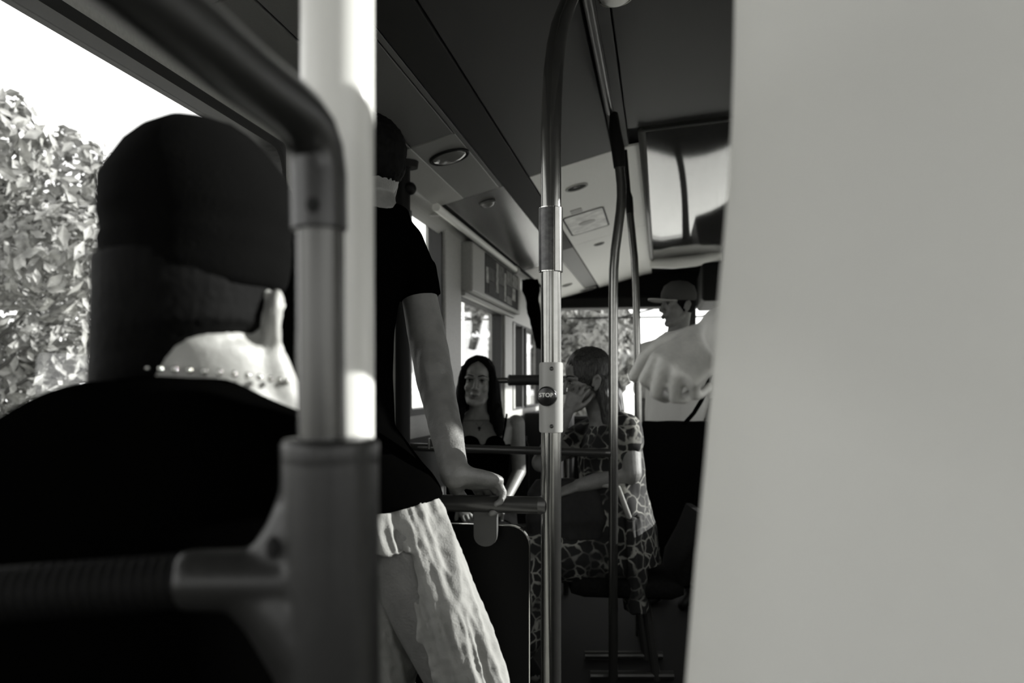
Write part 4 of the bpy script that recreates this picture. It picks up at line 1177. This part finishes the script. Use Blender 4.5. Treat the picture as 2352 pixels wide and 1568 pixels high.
# handbag on her lap
bg_ = thing('handbag', 'dark soft handbag on the lap of the person in the leopard print dress', 'bag', P(1300, 1230, DW - .24))
mb = MB(); mb.loft([(P(1300, 1235, DW - .06), RGT * .155, FWD * .075), (P(1302, 1190, DW - .06), RGT * .172, FWD * .08), (P(1300, 1130, DW - .05), RGT * .155, FWD * .06), (P(1298, 1100, DW - .05), RGT * .12, FWD * .03)], 36, 3)
wrinkled(mb, 'pouch', M_bag, bg_, .006, 4, .008, (14, 14, 10), 12)
MB().limb([P(1375, 1112, DW - .10), P(1420, 1120, DW - .13), P(1446, 1190, DW - .15), P(1456, 1265, DW - .15)], [.009, .010, .011, .010], 10).build('strap', M_linen, bg_, smooth=True)

# ---------------------------------------------------------------- 6. standing passenger with the cap
DC = 4.85; kc = DC / 2000
cc = P(1556, 885, DC)
cp = thing('person', 'person standing far back in a peaked cap, light shirt, dark trousers and shoulder strap', 'person', (cc.x, cc.y, 0))
h6 = Fr(P(1556, 704, DC), -RGT * .95 - FWD * .35, UP, 1.0)
cf = Fr((cc.x, cc.y, 0), -RGT * .5 - FWD * .85, UP, 1.0)
mb = MB(); add_head(mb, h6)
mb.loft([(h6.p(0, -.02, -.03), h6.v(.055, 0, 0), h6.v(0, .06, 0)), (cf.p(0, -.01, 1.50), cf.v(.06, 0, 0), cf.v(0, .06, 0)), (cf.p(0, -.02, 1.44), cf.v(.13, 0, 0), cf.v(0, .08, 0))], 28)
mb.loft(torso_rings(cf, [(1.44, -.01, .14, .08), (1.3, 0, .17, .10), (1.1, 0, .15, .10), (.95, 0, .16, .11), (.85, 0, .16, .11)]), 28)
for s in (-1, 1):
    sh, el, w_ = cf.p(s * .185, 0, 1.38), cf.p(s * .215, -.03, 1.10), cf.p(s * .20, .12, .90)
    mb.limb([sh, el, w_], [.05, .04, .028]); add_hand(mb, w_, cf.v(0, .3, -1), cf.v(s, 0, 0), s, 1, (20, 22, 15))
    mb.limb([cf.p(s * .085, 0, .86), cf.p(s * .09, .02, .48), cf.p(s * .09, -.01, .1)], [.08, .055, .04]); add_foot(mb, cf.p(s * .09, -.01, .1), cf.f)
me = remesh(mb, 'body', .005, 4)
place('body', me, M_skin_dark, cp, smooth=True)
head_details(h6, cp)
mb = MB(); h6.ell(mb, (0, -.024, .03), (.079, .09, .085)); wrinkled(mb, 'hair', M_hair, cp, .005, 2, .002, (80, 80, 80), 4)
mb = MB()
mb.loft([(h6.p(0, -.008, .030), h6.v(.083, 0, 0), h6.v(0, .105, 0)), (h6.p(0, -.010, .075), h6.v(.083, 0, 0), h6.v(0, .104, 0)), (h6.p(0, -.012, .115), h6.v(.070, 0, 0), h6.v(0, .088, 0)), (h6.p(0, -.012, .140), h6.v(.035, 0, 0), h6.v(0, .05, 0)), (h6.p(0, -.012, .146), h6.v(.006, 0, 0), h6.v(0, .008, 0))], 32)
c6 = mb.build('cap', M_cap, cp, smooth=True)
mb = MB(); mb.rings([[h6.p(.076 * math.cos(q), .055 + (.125 if math.sin(q) > 0 else .03) * math.sin(q), .034 - .010 * abs(math.cos(q)) ** 2 + dz) for q in (2 * math.pi * k / 32 for k in range(32))] for dz in (0, .006)])
mb.build('brim', M_under, c6, smooth='edge')
mb = MB(); mb.loft(torso_rings(cf, [(1.50, -.01, .075, .07), (1.45, -.015, .14, .09), (1.38, 0, .19, .115), (1.2, 0, .18, .125), (1.0, .01, .18, .135), (.965, .01, .175, .13)]), 32)
for s in (-1, 1):
    sh, el = cf.p(s * .185, 0, 1.38), cf.p(s * .215, -.03, 1.10)
    mb.limb([cf.p(s * .13, 0, 1.40), sh, sh + (el - sh) * .7], [.06, .066, .064], 20)
wrinkled(mb, 'shirt', M_pale, cp, .006, 4, .006, (14, 14, 7), 6)
mb = MB(); mb.loft(torso_rings(cf, [(1.02, 0, .165, .12), (.9, 0, .185, .135), (.8, 0, .18, .13)]), 28)
for s in (-1, 1): mb.limb([cf.p(s * .09, 0, .85), cf.p(s * .095, .02, .48), cf.p(s * .095, -.01, .12)], [.105, .085, .07], 20)
wrinkled(mb, 'trousers', M_trouser, cp, .007)
for s in (-1, 1):
    mb = MB(); add_foot(mb, cf.p(s * .09, -.01, .1), cf.f, 1.1, .045)
    wrinkled(mb, 'shoe', M_black, cp, .006, 3, 0)
# dark shoulder bag with strap
sb = thing('shoulder_bag', 'dark shoulder bag hanging at the hip of the passenger with the peaked cap', 'bag', P(1560, 1140, DC - .25))
mb = MB(); mb.loft([(P(1562, 1300, DC - .24), RGT * .155, FWD * .06), (P(1560, 1220, DC - .25), RGT * .175, FWD * .075), (P(1556, 1060, DC - .25), RGT * .185, FWD * .07), (P(1552, 985, DC - .25), RGT * .18, FWD * .035), (P(1552, 966, DC - .25), RGT * .175, FWD * .02)], 36, 4)
wrinkled(mb, 'pouch', M_trouser, sb, .007, 3, .004, (9, 9, 6), 5)
MB().tube([P(1570, 975, DC - .27), P(1594, 948, DC - .275), P(1612, 918, DC - .27), P(1634, 860, DC - .22)], [.011] * 4, 8).build('strap', M_trouser, sb, smooth=True)
